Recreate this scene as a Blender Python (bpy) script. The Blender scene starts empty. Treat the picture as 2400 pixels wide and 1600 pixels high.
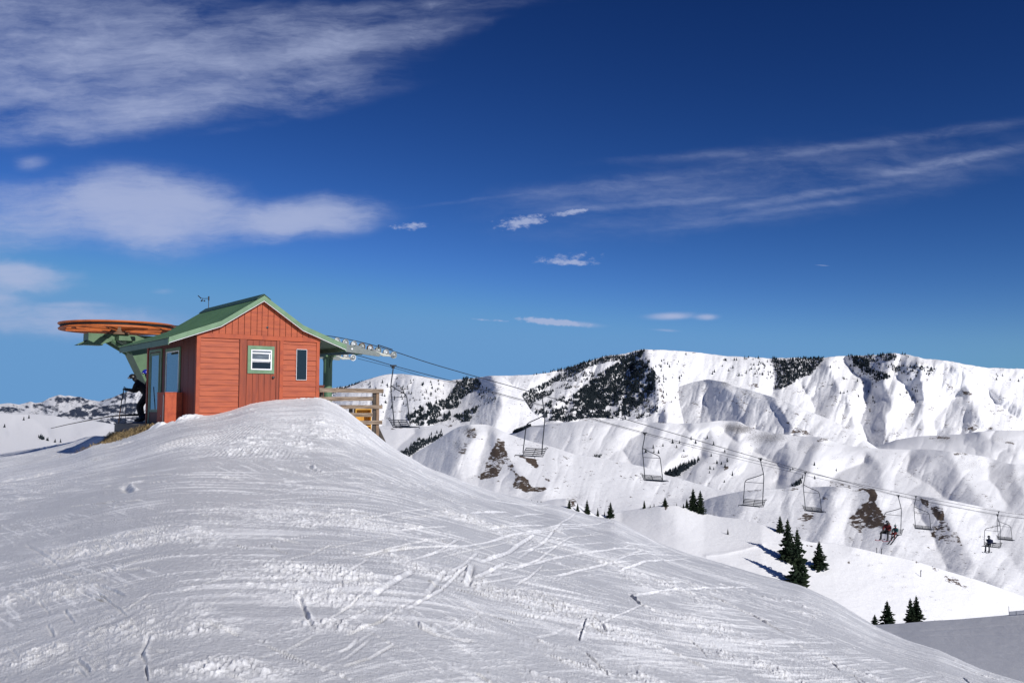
import bpy, bmesh, math, random
import numpy as np
from mathutils import Vector, Matrix

# ------------------------------------------------------------ camera, world, sun
S = bpy.context.scene
COL = S.collection
R = math.radians
F = 2100.0                      # focal length in photo pixels (2400 wide)
PITCH = math.atan(148 / F); CP, SP = math.cos(PITCH), math.sin(PITCH)

def ab(u, v):
    x = (np.asarray(u, float) - 1200) / F; y = (800 - np.asarray(v, float)) / F
    d = CP - y * SP
    return x / d, (SP + y * CP) / d

cam = bpy.data.cameras.new('camera'); camo = bpy.data.objects.new('camera', cam); COL.objects.link(camo)
cam.sensor_width = 36; cam.lens = 36 * F / 2400; cam.clip_start = 0.1; cam.clip_end = 60000
camo.location = (0, 0, 0); camo.rotation_euler = (math.pi / 2 + PITCH, 0, 0)
S.camera = camo

SUN_AZ, SUN_EL = -47.0, 30.0    # azimuth measured from +X towards +Y, elevation
sv = Vector((math.cos(R(SUN_AZ)) * math.cos(R(SUN_EL)), math.sin(R(SUN_AZ)) * math.cos(R(SUN_EL)), math.sin(R(SUN_EL))))
sun = bpy.data.lights.new('sun', 'SUN'); sun.energy = 4.15; sun.angle = R(0.53); sun.color = (1.0, 0.965, 0.92)
suno = bpy.data.objects.new('sun', sun); COL.objects.link(suno)
suno.rotation_euler = sv.to_track_quat('Z', 'Y').to_euler()

S.view_settings.view_transform = 'Standard'; S.view_settings.look = 'None'
S.view_settings.exposure = 0.0; S.view_settings.gamma = 1.0
S.render.film_transparent = False
S.cycles.max_bounces = 6; S.cycles.diffuse_bounces = 3; S.cycles.transparent_max_bounces = 8

# clouds of the sky: (u, v, half width, half height, rise to the right in degrees, strength, fine)
CLOUDS = [
 (110, 120, 560, 215, 2, .74, 0), (560, 120, 520, 110, 8, .70, 0), (830, 95, 330, 42, 8, .7, 0), (980, 15, 330, 24, 3, .55, 0),
 (300, 262, 380, 62, 6, .8, 0), (760, 232, 230, 34, 12, .5, 0), (640, 205, 300, 50, 8, .75, 0),
 (180, 315, 90, 30, -8, .5, 0), (560, 300, 190, 14, 10, .3, 0), (30, 330, 90, 18, 0, .45, 0),
 (345, 492, 250, 100, -3, 1.35, 0), (700, 515, 215, 58, 6, 1.2, 0), (60, 505, 210, 95, 0, .78, 0),
 (30, 642, 150, 42, -8, 1.2, 0), (170, 750, 350, 44, -2, .88, 0), (-20, 700, 110, 50, -10, .85, 0), (180, 713, 110, 8, 0, .8, 0),
 (72, 380, 48, 22, 5, .6, 0), (382, 682, 32, 8, 0, .45, 0),
 (1750, 440, 700, 110, 8, .36, 0), (2150, 380, 420, 80, 9, .28, 0), (1420, 455, 380, 60, 6, .30, 0), (1500, 479, 330, 12, 4, .50, 0), (1930, 452, 260, 13, 9, .55, 0), (2240, 375, 260, 17, 11, .62, 0),
 (2120, 325, 420, 18, 8, .52, 0), (1620, 365, 330, 16, 4, .36, 0), (1450, 432, 330, 24, 7, .42, 0), (1850, 490, 330, 12, 8, .42, 0), (1700, 520, 300, 12, 6, .30, 0),
 (1100, 470, 240, 7, 7, .32, 0), (840, 470, 60, 6, 12, .3, 0),
 (1235, 518, 60, 16, 9, 1.15, 1), (1340, 497, 62, 10, 10, 1.1, 1), (1200, 525, 90, 28, 5, .62, 1), (1330, 614, 72, 9, -2, 1.2, 1), (1330, 603, 115, 20, 3, .62, 1),
 (960, 530, 66, 13, 3, .85, 1), (1300, 755, 95, 9, -5, 1.5, 1), (1350, 760, 70, 7, -3, .9, 0), (1150, 750, 60, 4, -3, .8, 1),
 (1570, 741, 58, 9, 3, 1.2, 0), (1655, 742, 30, 8, 0, 1.1, 0), (1555, 774, 40, 4, -3, .8, 0), (1926, 622, 17, .8, -3, 1.0, 0),
]
def build_world():
    w = bpy.data.worlds.new('World'); S.world = w; w.use_nodes = True
    nt = w.node_tree; N = nt.nodes; L = nt.links; N.clear()
    def nd(t, **k):
        n = N.new(t)
        for a, b in k.items(): setattr(n, a, b)
        return n
    def mth(op, a, b=None, c=None, clamp=False):
        n = nd('ShaderNodeMath', operation=op, use_clamp=clamp)
        for i, x in enumerate((a, b, c)):
            if x is None: continue
            if isinstance(x, (int, float)): n.inputs[i].default_value = x
            else: L.new(x, n.inputs[i])
        return n.outputs[0]
    out = nd('ShaderNodeOutputWorld'); bg = nd('ShaderNodeBackground'); L.new(bg.outputs[0], out.inputs[0])
    sky = nd('ShaderNodeTexSky', sky_type='NISHITA'); sky.sun_disc = False
    sky.sun_elevation = R(SUN_EL); sky.sun_rotation = R(90 - SUN_AZ)
    sky.altitude = 2600; sky.air_density = 1.0; sky.dust_density = 0.25; sky.ozone_density = 3.0
    bg.inputs[1].default_value = 0.1
    # deepen the blue (thin dry mountain air)
    sp = nd('ShaderNodeSeparateColor'); L.new(sky.outputs[0], sp.inputs[0]); mul = nd('ShaderNodeCombineColor')
    for i, (k, p, cap) in enumerate(SKY_CURVE):
        x = mth('MULTIPLY', sp.outputs[i], .12); x = mth('SMOOTH_MIN', x, cap, .12); x = mth('POWER', x, p); x = mth('MULTIPLY', x, k / .1); L.new(x, mul.inputs[i])
    tc = nd('ShaderNodeTexCoord'); sx = nd('ShaderNodeSeparateXYZ'); L.new(tc.outputs['Generated'], sx.inputs[0])
    y = mth('MAXIMUM', sx.outputs[1], 0.02)
    a = mth('DIVIDE', sx.outputs[0], y); b = mth('DIVIDE', sx.outputs[2], y)
    cb = nd('ShaderNodeCombineXYZ'); L.new(a, cb.inputs[0]); L.new(b, cb.inputs[1])
    # warp so that the edges fray
    def noise(scale, detail, rough, rotz=0, sc=(1, 1, 1), src=None, loc=(0, 0, 0), dist=0.0):
        mp = nd('ShaderNodeMapping'); L.new(src or cb.outputs[0], mp.inputs[0])
        mp.inputs['Rotation'].default_value = (0, 0, rotz); mp.inputs['Scale'].default_value = sc; mp.inputs['Location'].default_value = loc
        n = nd('ShaderNodeTexNoise'); n.inputs['Scale'].default_value = scale; n.inputs['Detail'].default_value = detail
        n.inputs['Roughness'].default_value = rough; n.inputs['Distortion'].default_value = dist; L.new(mp.outputs[0], n.inputs[0]); return n
    wn = noise(9, 4, .6)
    vs = nd('ShaderNodeVectorMath', operation='SUBTRACT'); L.new(wn.outputs['Color'], vs.inputs[0]); vs.inputs[1].default_value = (.5, .5, .5)
    vm = nd('ShaderNodeVectorMath', operation='MULTIPLY'); L.new(vs.outputs[0], vm.inputs[0]); vm.inputs[1].default_value = (.075, .028, 0)
    va = nd('ShaderNodeVectorMath', operation='ADD'); L.new(cb.outputs[0], va.inputs[0]); L.new(vm.outputs[0], va.inputs[1])
    warped = va.outputs[0]
    vm2 = nd('ShaderNodeVectorMath', operation='MULTIPLY'); L.new(vs.outputs[0], vm2.inputs[0]); vm2.inputs[1].default_value = (.012, .004, 0)
    va2 = nd('ShaderNodeVectorMath', operation='ADD'); L.new(cb.outputs[0], va2.inputs[0]); L.new(vm2.outputs[0], va2.inputs[1])
    tot = [None, None]
    for (u, v, ru, rv, ang, st, fine) in CLOUDS:
        a0, b0 = ab(u, v)
        src = warped if (rv > 25 and not fine) else va2.outputs[0]
        c, s = math.cos(R(ang)), math.sin(R(ang))
        # distance in the rotated frame through one Mapping (TEXTURE type undoes loc, rot, scale)
        mp = nd('ShaderNodeMapping', vector_type='TEXTURE'); L.new(src, mp.inputs[0])
        mp.inputs['Location'].default_value = (float(a0), float(b0), 0); mp.inputs['Rotation'].default_value = (0, 0, R(ang))
        mp.inputs['Scale'].default_value = (ru / F, rv / F, 1)
        ln = nd('ShaderNodeVectorMath', operation='DOT_PRODUCT'); L.new(mp.outputs[0], ln.inputs[0]); L.new(mp.outputs[0], ln.inputs[1])
        l2 = mth('POWER', ln.outputs['Value'], 1.5 if (rv > 35 and not fine) else 1.0); e = mth('MULTIPLY', l2, -1.0); g = mth('EXPONENT', e); g = mth('MULTIPLY', g, st)
        tot[fine] = g if tot[fine] is None else mth('MAXIMUM', mth('MULTIPLY', mth('ADD', tot[fine], g), .62), mth('MAXIMUM', tot[fine], g))
    n1 = noise(6.5, 10, .66, R(-9), (1, 3.6, 1), warped)
    n2 = noise(15, 8, .68, R(-9), (1, 7.5, 1), warped, (3, 1, 0))
    t = mth('MULTIPLY', mth('SUBTRACT', n1.outputs[0], .5), 2.6)
    t2 = mth('MULTIPLY', mth('SUBTRACT', n2.outputs[0], .5), .75)
    soft = mth('ADD', mth('ADD', tot[0], mth('MULTIPLY', mth('ADD', t, t2), mth('MINIMUM', mth('MULTIPLY', tot[0], 1.1), .62))), -.10)
    m0 = nd('ShaderNodeMapRange', interpolation_type='SMOOTHSTEP'); L.new(soft, m0.inputs[0])
    m0.inputs[1].default_value = 0.0; m0.inputs[2].default_value = 1.25; m0.inputs[4].default_value = .80
    n3 = noise(95, 5, .65, R(-5), (1, 1.9, 1)); t3 = mth('MULTIPLY', mth('SUBTRACT', n3.outputs[0], .5), 3.4)
    hard = mth('ADD', mth('ADD', tot[1], mth('MULTIPLY', t3, mth('MINIMUM', tot[1], .6))), -.42)
    m1 = nd('ShaderNodeMapRange', interpolation_type='SMOOTHSTEP'); L.new(hard, m1.inputs[0])
    m1.inputs[1].default_value = 0.0; m1.inputs[2].default_value = .75; m1.inputs[4].default_value = .75
    fwd = mth('GREATER_THAN', sx.outputs[1], .05)
    fac = mth('MULTIPLY', mth('MAXIMUM', m0.outputs[0], m1.outputs[0]), fwd)
    mx = nd('ShaderNodeMix', data_type='RGBA'); L.new(fac, mx.inputs[0]); L.new(mul.outputs[0], mx.inputs[6]); mx.inputs[7].default_value = (*CLOUD_COL, 1)
    L.new(mx.outputs[2], bg.inputs[0])
SKY_CURVE = ((.90, 2.15, .42), (.72, 1.86, .65), (.78, 1.68, .86))
CLOUD_COL = (4.3, 4.9, 7.0)
build_world()

# ------------------------------------------------------------ numpy noise
rng = np.random.RandomState(7)
TAB = rng.rand(512, 512)
def vnoise(x, y, seed=0):
    x = np.asarray(x, float) + seed * 17.31; y = np.asarray(y, float) + seed * 9.77
    xi = np.floor(x).astype(np.int64); yi = np.floor(y).astype(np.int64)
    fx = x - xi; fy = y - yi
    fx = fx * fx * fx * (fx * (fx * 6 - 15) + 10); fy = fy * fy * fy * (fy * (fy * 6 - 15) + 10)
    a = TAB[xi & 511, yi & 511]; b = TAB[(xi + 1) & 511, yi & 511]; c = TAB[xi & 511, (yi + 1) & 511]; d = TAB[(xi + 1) & 511, (yi + 1) & 511]
    return (a * (1 - fx) + b * fx) * (1 - fy) + (c * (1 - fx) + d * fx) * fy
def fbm(x, y, o=4, seed=0, g=.5):
    s = 0; am = 1; t = 0
    for i in range(o):
        s = s + am * vnoise(x * 2 ** i * 1.03, y * 2 ** i * .98, seed + i * 3); t += am; am *= g
    return s / t * 2 - 1
def smooth(x, a, b):
    t = np.clip((x - a) / (b - a), 0, 1); return t * t * (3 - 2 * t)
def inpoly(u, v, poly):
    r = np.zeros(np.shape(u), bool); n = len(poly)
    for i in range(n):
        x0, y0 = poly[i]; x1, y1 = poly[(i + 1) % n]
        if y0 == y1: continue
        c = ((y0 > v) != (y1 > v)) & (u < (x1 - x0) * (v - y0) / (y1 - y0) + x0); r ^= c
    return r
def polydist(u, v, pts):
    best = np.full(np.shape(u), 1e9)
    for (x0, y0), (x1, y1) in zip(pts[:-1], pts[1:]):
        dx, dy = x1 - x0, y1 - y0; t = np.clip(((u - x0) * dx + (v - y0) * dy) / (dx * dx + dy * dy + 1e-9), 0, 1)
        best = np.minimum(best, np.hypot(u - x0 - t * dx, v - y0 - t * dy))
    return best

# ------------------------------------------------------------ materials
def mat(name, col, rough=.6, metal=0.0, spec=.5, noise=None, bump=None, coat=0.0):
    m = bpy.data.materials.new(name); m.use_nodes = True; nt = m.node_tree; b = nt.nodes['Principled BSDF']
    b.inputs['Base Color'].default_value = (*col, 1); b.inputs['Roughness'].default_value = rough; b.inputs['Metallic'].default_value = metal
    b.inputs['Specular IOR Level'].default_value = spec; b.inputs['Coat Weight'].default_value = coat
    tc = nt.nodes.new('ShaderNodeTexCoord')
    if noise:   # (scale xyz, second colour, amount lo, hi)
        sc, c2, lo, hi = noise
        mp = nt.nodes.new('ShaderNodeMapping'); mp.inputs['Scale'].default_value = sc; nt.links.new(tc.outputs['Object'], mp.inputs[0])
        n = nt.nodes.new('ShaderNodeTexNoise'); n.inputs['Scale'].default_value = 1; n.inputs['Detail'].default_value = 6; nt.links.new(mp.outputs[0], n.inputs[0])
        r = nt.nodes.new('ShaderNodeMapRange'); r.inputs[1].default_value = lo; r.inputs[2].default_value = hi; nt.links.new(n.outputs[0], r.inputs[0])
        mx = nt.nodes.new('ShaderNodeMix'); mx.data_type = 'RGBA'; nt.links.new(r.outputs[0], mx.inputs[0]); mx.inputs[6].default_value = (*col, 1); mx.inputs[7].default_value = (*c2, 1)
        nt.links.new(mx.outputs[2], b.inputs['Base Color'])
    if bump:    # (scale, strength, distance)
        n = nt.nodes.new('ShaderNodeTexNoise'); n.inputs['Scale'].default_value = bump[0]; n.inputs['Detail'].default_value = 5; nt.links.new(tc.outputs['Object'], n.inputs[0])
        bp = nt.nodes.new('ShaderNodeBump'); bp.inputs['Strength'].default_value = bump[1]; bp.inputs['Distance'].default_value = bump[2]
        nt.links.new(n.outputs[0], bp.inputs['Height']); nt.links.new(bp.outputs[0], b.inputs['Normal'])
    return m
def snow_near():
    m = bpy.data.materials.new('packed_snow'); m.use_nodes = True; nt = m.node_tree; b = nt.nodes['Principled BSDF']; L = nt.links
    at = nt.nodes.new('ShaderNodeAttribute'); at.attribute_name = 'loose_and_lit'
    tc = nt.nodes.new('ShaderNodeTexCoord')
    n = nt.nodes.new('ShaderNodeTexNoise'); n.inputs['Scale'].default_value = 28; n.inputs['Detail'].default_value = 6; n.inputs['Roughness'].default_value = .65; L.new(tc.outputs['Object'], n.inputs[0])
    n2 = nt.nodes.new('ShaderNodeTexNoise'); n2.inputs['Scale'].default_value = 1.3; n2.inputs['Detail'].default_value = 6; L.new(tc.outputs['Object'], n2.inputs[0])
    ad = nt.nodes.new('ShaderNodeMath'); ad.operation = 'MULTIPLY_ADD'; L.new(n2.outputs[0], ad.inputs[0]); ad.inputs[1].default_value = .5; ad.inputs[2].default_value = -.25
    s = nt.nodes.new('ShaderNodeMath'); s.operation = 'ADD'; s.use_clamp = True; L.new(at.outputs['Fac'], s.inputs[0]); L.new(ad.outputs[0], s.inputs[1])
    mx = nt.nodes.new('ShaderNodeMix'); mx.data_type = 'RGBA'; L.new(s.outputs[0], mx.inputs[0]); mx.inputs[6].default_value = (.60, .605, .625, 1); mx.inputs[7].default_value = (.96, .96, .965, 1)
    L.new(mx.outputs[2], b.inputs['Base Color']); b.inputs['Roughness'].default_value = .55; b.inputs['Specular IOR Level'].default_value = .35
    bp = nt.nodes.new('ShaderNodeBump'); bp.inputs['Strength'].default_value = .8; bp.inputs['Distance'].default_value = .016; L.new(n.outputs[0], bp.inputs['Height'])
    n3 = nt.nodes.new('ShaderNodeTexNoise'); n3.inputs['Scale'].default_value = 160; n3.inputs['Detail'].default_value = 3; L.new(tc.outputs['Object'], n3.inputs[0])
    bp2 = nt.nodes.new('ShaderNodeBump'); bp2.inputs['Strength'].default_value = .5; bp2.inputs['Distance'].default_value = .004; L.new(n3.outputs[0], bp2.inputs['Height']); L.new(bp.outputs[0], bp2.inputs['Normal'])
    L.new(bp2.outputs[0], b.inputs['Normal'])
    return m
def snow_far(name, scale, bumpd, bare=(.085, .06, .045), grass=(.26, .25, .25)):
    m = bpy.data.materials.new(name); m.use_nodes = True; nt = m.node_tree; b = nt.nodes['Principled BSDF']; L = nt.links
    tc = nt.nodes.new('ShaderNodeTexCoord')
    mpz = nt.nodes.new('ShaderNodeMapping'); mpz.inputs['Scale'].default_value = (1, 1, 2.6); L.new(tc.outputs['Object'], mpz.inputs[0])
    def noise(s, d=6, r=.6):
        n = nt.nodes.new('ShaderNodeTexNoise'); n.inputs['Scale'].default_value = s; n.inputs['Detail'].default_value = d; n.inputs['Roughness'].default_value = r; L.new(mpz.outputs[0] if r > .7 else tc.outputs['Object'], n.inputs[0]); return n.outputs[0]
    def thr(attr, n, k, lo, hi):
        at = nt.nodes.new('ShaderNodeAttribute'); at.attribute_name = attr
        ma = nt.nodes.new('ShaderNodeMath'); ma.operation = 'MULTIPLY_ADD'; L.new(n, ma.inputs[0]); ma.inputs[1].default_value = k; L.new(at.outputs['Fac'], ma.inputs[2])
        r = nt.nodes.new('ShaderNodeMapRange'); r.inputs[1].default_value = lo; r.inputs[2].default_value = hi; L.new(ma.outputs[0], r.inputs[0]); return r.outputs[0]
    nf = noise(scale)
    f1 = thr('bare', noise(scale * 1.6, 8, .75), 2.2, 1.50, 1.60); f2 = thr('stubble', noise(scale * 2.4, 6, .75), 2.4, 1.72, 2.2)
    c0 = (.86, .86, .875, 1)
    mx = nt.nodes.new('ShaderNodeMix'); mx.data_type = 'RGBA'; L.new(f2, mx.inputs[0]); mx.inputs[6].default_value = c0; mx.inputs[7].default_value = (*grass, 1)
    mx2 = nt.nodes.new('ShaderNodeMix'); mx2.data_type = 'RGBA'; L.new(f1, mx2.inputs[0]); L.new(mx.outputs[2], mx2.inputs[6])
    cn = nt.nodes.new('ShaderNodeMix'); cn.data_type = 'RGBA'; L.new(noise(scale * 3), cn.inputs[0]); cn.inputs[6].default_value = (*[c * .6 for c in bare], 1); cn.inputs[7].default_value = (*[c * 1.6 for c in bare], 1)
    L.new(cn.outputs[2], mx2.inputs[7])
    L.new(mx2.outputs[2], b.inputs['Base Color']); b.inputs['Roughness'].default_value = .7; b.inputs['Specular IOR Level'].default_value = .2
    bp = nt.nodes.new('ShaderNodeBump'); bp.inputs['Strength'].default_value = .5; bp.inputs['Distance'].default_value = bumpd; L.new(nf, bp.inputs['Height']); L.new(bp.outputs[0], b.inputs['Normal'])
    return m

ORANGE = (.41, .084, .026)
M = dict(
 siding=mat('orange_painted_siding', ORANGE, .62, noise=((2.2, 2.2, 16), (.30, .055, .020), .40, .66), bump=(45, .25, .003)),
 door=mat('orange_painted_boards', (.29, .053, .017), .6, noise=((14, 14, 1.6), (.19, .034, .014), .4, .72), bump=(45, .25, .003)),
 trimor=mat('orange_painted_trim', (.40, .074, .021), .6, noise=((5, 5, 5), (.27, .046, .018), .42, .70)),
 wallside=mat('shaded_red_wall', (.15, .026, .014), .6, noise=((10, 10, 1.2), (.10, .017, .010), .4, .8), bump=(40, .25, .003)),  # dark-red boards, with the shade of this side put into the colour
 boxor=mat('orange_painted_plywood', (.46, .085, .030), .65, noise=((7, 7, 7), (.36, .06, .022), .45, .62), bump=(20, .5, .01)),
 groove=mat('dark_gap', (.10, .018, .010), .9),
 greentrim=mat('light_green_trim', (.155, .265, .15), .5, noise=((6, 6, 6), (.115, .20, .11), .4, .7)),
 greenroof=mat('green_metal_roof', (.07, .145, .078), .5, noise=((3, 3, 3), (.05, .11, .06), .4, .8)),
 greendark=mat('dark_green_metal', (.025, .075, .045), .5),
 greensteel=mat('green_painted_steel', (.105, .19, .10), .5, noise=((5, 5, 3), (.07, .13, .07), .45, .8)),
 orangesteel=mat('orange_painted_steel', (.50, .13, .028), .55, noise=((5, 5, 5), (.27, .07, .022), .45, .8)),
 rubber=mat('black_rubber', (.012, .012, .013), .7),
 black=mat('black_steel', (.018, .019, .022), .5),
 chair=mat('dark_grey_chair_steel', (.045, .050, .060), .45, metal=.3),
 cable=mat('dark_steel_cable', (.02, .021, .025), .5, metal=.3),
 galv=mat('galvanised_steel', (.42, .44, .44), .45, metal=.55, noise=((9, 9, 9), (.30, .32, .32), .4, .8)),
 beamgrey=mat('grey_green_painted_steel', (.20, .225, .21), .5, noise=((9, 9, 9), (.15, .17, .16), .4, .8)),
 cream=mat('cream_painted_steel', (.55, .56, .48), .5),
 wheelgrey=mat('worn_sheave_rim', (.40, .43, .42), .5, metal=.2, noise=((14, 14, 14), (.25, .27, .26), .4, .8)),
 wheelwhite=mat('white_sheave_rim', (.82, .83, .82), .45),
 rust=mat('rusty_steel', (.16, .09, .05), .7),
 white=mat('white_vinyl', (.85, .86, .87), .4),
 glassdark=mat('dark_window_glass', (.012, .016, .02), .06, spec=.8),
 glassin=mat('grey_window_blind', (.14, .17, .20), .3, noise=((3, 3, 30), (.07, .09, .11), .4, .6)),
 panelglass=mat('smooth_dark_panel', (.010, .022, .032), .18, spec=.5),
 glasssky=mat('reflecting_window_glass', (.02, .03, .04), .03, spec=1.0, coat=1.0),
 wood=mat('weathered_rail_wood', (.31, .235, .17), .8, noise=((2.5, 30, 30), (.13, .09, .06), .38, .6), bump=(60, .4, .004)),
 woodpost=mat('weathered_post_wood', (.26, .165, .10), .8, noise=((30, 30, 2.5), (.12, .075, .045), .40, .66)),
 deck=mat('grey_deck_boards', (.30, .28, .25), .85, noise=((3, 30, 30), (.16, .145, .125), .4, .7)),
 decks=mat('dark_sleeper_timber', (.075, .062, .052), .9, noise=((3, 30, 30), (.03, .025, .02), .4, .7)),
 grass=mat('dry_straw_grass', (.34, .25, .12), .9, noise=((9, 9, 9), (.16, .11, .055), .4, .65)),
 yellow=mat('yellow_ochre_board', (.62, .33, .03), .6, noise=((6, 6, 6), (.45, .20, .02), .4, .7)),
 brownbox=mat('brown_stained_wood', (.17, .045, .02), .7, noise=((20, 20, 2), (.09, .022, .012), .4, .7)),
 needles=mat('conifer_needles', (.012, .022, .012), .85, spec=.12, noise=((2.2, 2.2, 2.2), (.032, .042, .020), .45, .7)),
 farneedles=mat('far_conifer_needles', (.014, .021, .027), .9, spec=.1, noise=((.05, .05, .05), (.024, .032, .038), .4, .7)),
 bark=mat('conifer_bark', (.06, .045, .035), .9),
 cloth=mat('black_ski_cloth', (.012, .012, .014), .8),
 clothgrey=mat('grey_ski_trousers', (.06, .065, .075), .8),
 clothred=mat('red_jacket_cloth', (.13, .008, .008), .75),
 clothteal=mat('teal_jacket_cloth', (.015, .075, .08), .75),
 clothblue=mat('blue_jacket_cloth', (.010, .016, .055), .75),
 helmet=mat('black_helmet_shell', (.012, .012, .013), .35),
 helmetblue=mat('blue_helmet_shell', (.012, .022, .30), .3),
 goggle=mat('goggle_lens', (.25, .26, .28), .15, metal=.5),
 skin=mat('skin', (.50, .29, .21), .6),
 ski=mat('ski_topsheet', (.12, .12, .14), .3),
 skired=mat('red_ski_topsheet', (.35, .03, .03), .3),
 polem=mat('ski_pole_shaft', (.05, .055, .065), .35, metal=.4),
 bamboo=mat('marker_pole_orange', (.55, .25, .10), .6),
 netting=mat('grey_netting', (.62, .63, .65), .8),
)
M['snow'] = snow_near()
M['snowA'] = snow_far('hill_snow', .9, .25); M['snowB'] = snow_far('valley_snow', .30, .9, bare=(.085, .062, .045)); M['snowC'] = snow_far('mountain_snow', .085, 4.0, bare=(.10, .075, .06))
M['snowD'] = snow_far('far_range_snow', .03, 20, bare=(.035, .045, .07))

# ------------------------------------------------------------ object helpers
def link(name, me, m, parent=None, smooth_=False):
    if m is not None and not me.materials: me.materials.append(m)
    if smooth_:
        me.polygons.foreach_set('use_smooth', np.ones(len(me.polygons), bool))
    o = bpy.data.objects.new(name, me); COL.objects.link(o)
    if parent is not None: o.parent = parent
    return o
def tag(o, label=None, cat=None, group=None, kind=None):
    if label: o['label'] = label
    if cat: o['category'] = cat
    if group: o['group'] = group
    if kind: o['kind'] = kind
    return o
def thing(name, loc, label, cat, group=None, rz=0):
    o = bpy.data.objects.new(name, None); COL.objects.link(o); o.location = loc; o.rotation_euler = (0, 0, rz); o.empty_display_size = .3
    return tag(o, label, cat, group)
class MB:
    def __init__(s): s.v = []; s.f = []
    def box(s, c, d, mtx=None):
        x, y, z = d[0] / 2, d[1] / 2, d[2] / 2; n = len(s.v)
        for i in (-1, 1):
            for j in (-1, 1):
                for k in (-1, 1):
                    p = Vector((i * x, j * y, k * z))
                    if mtx is not None: p = mtx @ p
                    s.v.append((p[0] + c[0], p[1] + c[1], p[2] + c[2]))
        for q in ((0, 1, 3, 2), (4, 6, 7, 5), (0, 4, 5, 1), (2, 3, 7, 6), (0, 2, 6, 4), (1, 5, 7, 3)): s.f.append(tuple(n + i for i in q))
        return s
    def bx(s, x0, x1, y0, y1, z0, z1): return s.box(((x0 + x1) / 2, (y0 + y1) / 2, (z0 + z1) / 2), (abs(x1 - x0), abs(y1 - y0), abs(z1 - z0)))
    def prism(s, poly, ax, d0, d1):
        # polygon in the two other axes, extruded along axis ax from d0 to d1
        n = len(s.v); k = len(poly)
        for d in (d0, d1):
            for p in poly:
                q = [p[0], p[1]]; q.insert(ax, d); s.v.append(tuple(q))
        s.f.append(tuple(n + i for i in range(k))[::-1]); s.f.append(tuple(n + k + i for i in range(k)))
        for i in range(k): s.f.append((n + i, n + (i + 1) % k, n + k + (i + 1) % k, n + k + i))
        return s
    def tube(s, pts, r, n=8, cap=True):
        P = [Vector(p) for p in pts]; rs = r if isinstance(r, (list, tuple)) else [r] * len(P); b = len(s.v)
        up = None
        for i, p in enumerate(P):
            t = (P[min(i + 1, len(P) - 1)] - P[max(i - 1, 0)]).normalized()
            if up is None:
                up = t.cross(Vector((0, 0, 1))) if abs(t.z) < .95 else t.cross(Vector((1, 0, 0)))
            e1 = (up - t * up.dot(t)).normalized(); e2 = t.cross(e1); up = e1
            for k in range(n):
                a = 2 * math.pi * k / n; q = p + (e1 * math.cos(a) + e2 * math.sin(a)) * rs[i]; s.v.append(tuple(q))
        for i in range(len(P) - 1):
            for k in range(n): s.f.append((b + i * n + k, b + i * n + (k + 1) % n, b + (i + 1) * n + (k + 1) % n, b + (i + 1) * n + k))
        if cap: s.f.append(tuple(b + k for k in range(n))[::-1]); s.f.append(tuple(b + (len(P) - 1) * n + k for k in range(n)))
        return s
    def lathe(s, prof, c, mtx=None, n=24, close=False):
        # prof: (radius, height) around local z
        b = len(s.v); m = len(prof)
        for k in range(n):
            a = 2 * math.pi * k / n
            for r, h in prof:
                p = Vector((r * math.cos(a), r * math.sin(a), h))
                if mtx is not None: p = mtx @ p
                s.v.append((p[0] + c[0], p[1] + c[1], p[2] + c[2]))
        for k in range(n):
            for i in range(m if close else m - 1):
                j = (i + 1) % m; k2 = (k + 1) % n
                s.f.append((b + k * m + i, b + k2 * m + i, b + k2 * m + j, b + k * m + j))
        return s
    def build(s, name, m, parent=None, sm=False):
        me = bpy.data.meshes.new(name); me.from_pydata([tuple(v) for v in s.v], [], s.f); me.update()
        bm = bmesh.new(); bm.from_mesh(me); bmesh.ops.recalc_face_normals(bm, faces=bm.faces); bm.to_mesh(me); bm.free()
        return link(name, me, m, parent, sm)
def grid_mesh(name, P, attrs=None):
    nr, nc = P.shape[:2]; me = bpy.data.meshes.new(name)
    idx = np.arange(nr * nc).reshape(nr, nc)
    q = np.stack([idx[:-1, :-1], idx[:-1, 1:], idx[1:, 1:], idx[1:, :-1]], -1).reshape(-1, 4)
    me.vertices.add(nr * nc); me.vertices.foreach_set('co', P.reshape(-1).astype(np.float32))
    me.loops.add(q.size); me.loops.foreach_set('vertex_index', q.reshape(-1).astype(np.int32))
    me.polygons.add(len(q)); me.polygons.foreach_set('loop_start', np.arange(0, q.size, 4, dtype=np.int32)); me.polygons.foreach_set('loop_total', np.full(len(q), 4, np.int32))
    me.update(calc_edges=True)
    for k, a in (attrs or {}).items():
        at = me.attributes.new(k, 'FLOAT', 'POINT'); at.data.foreach_set('value', a.reshape(-1).astype(np.float32))
    return me
def flip_if_down(me):
    n = np.zeros(len(me.polygons) * 3); me.polygons.foreach_get('normal', n)
    if n.reshape(-1, 3)[:, 2].mean() < 0: me.flip_normals()

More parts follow.
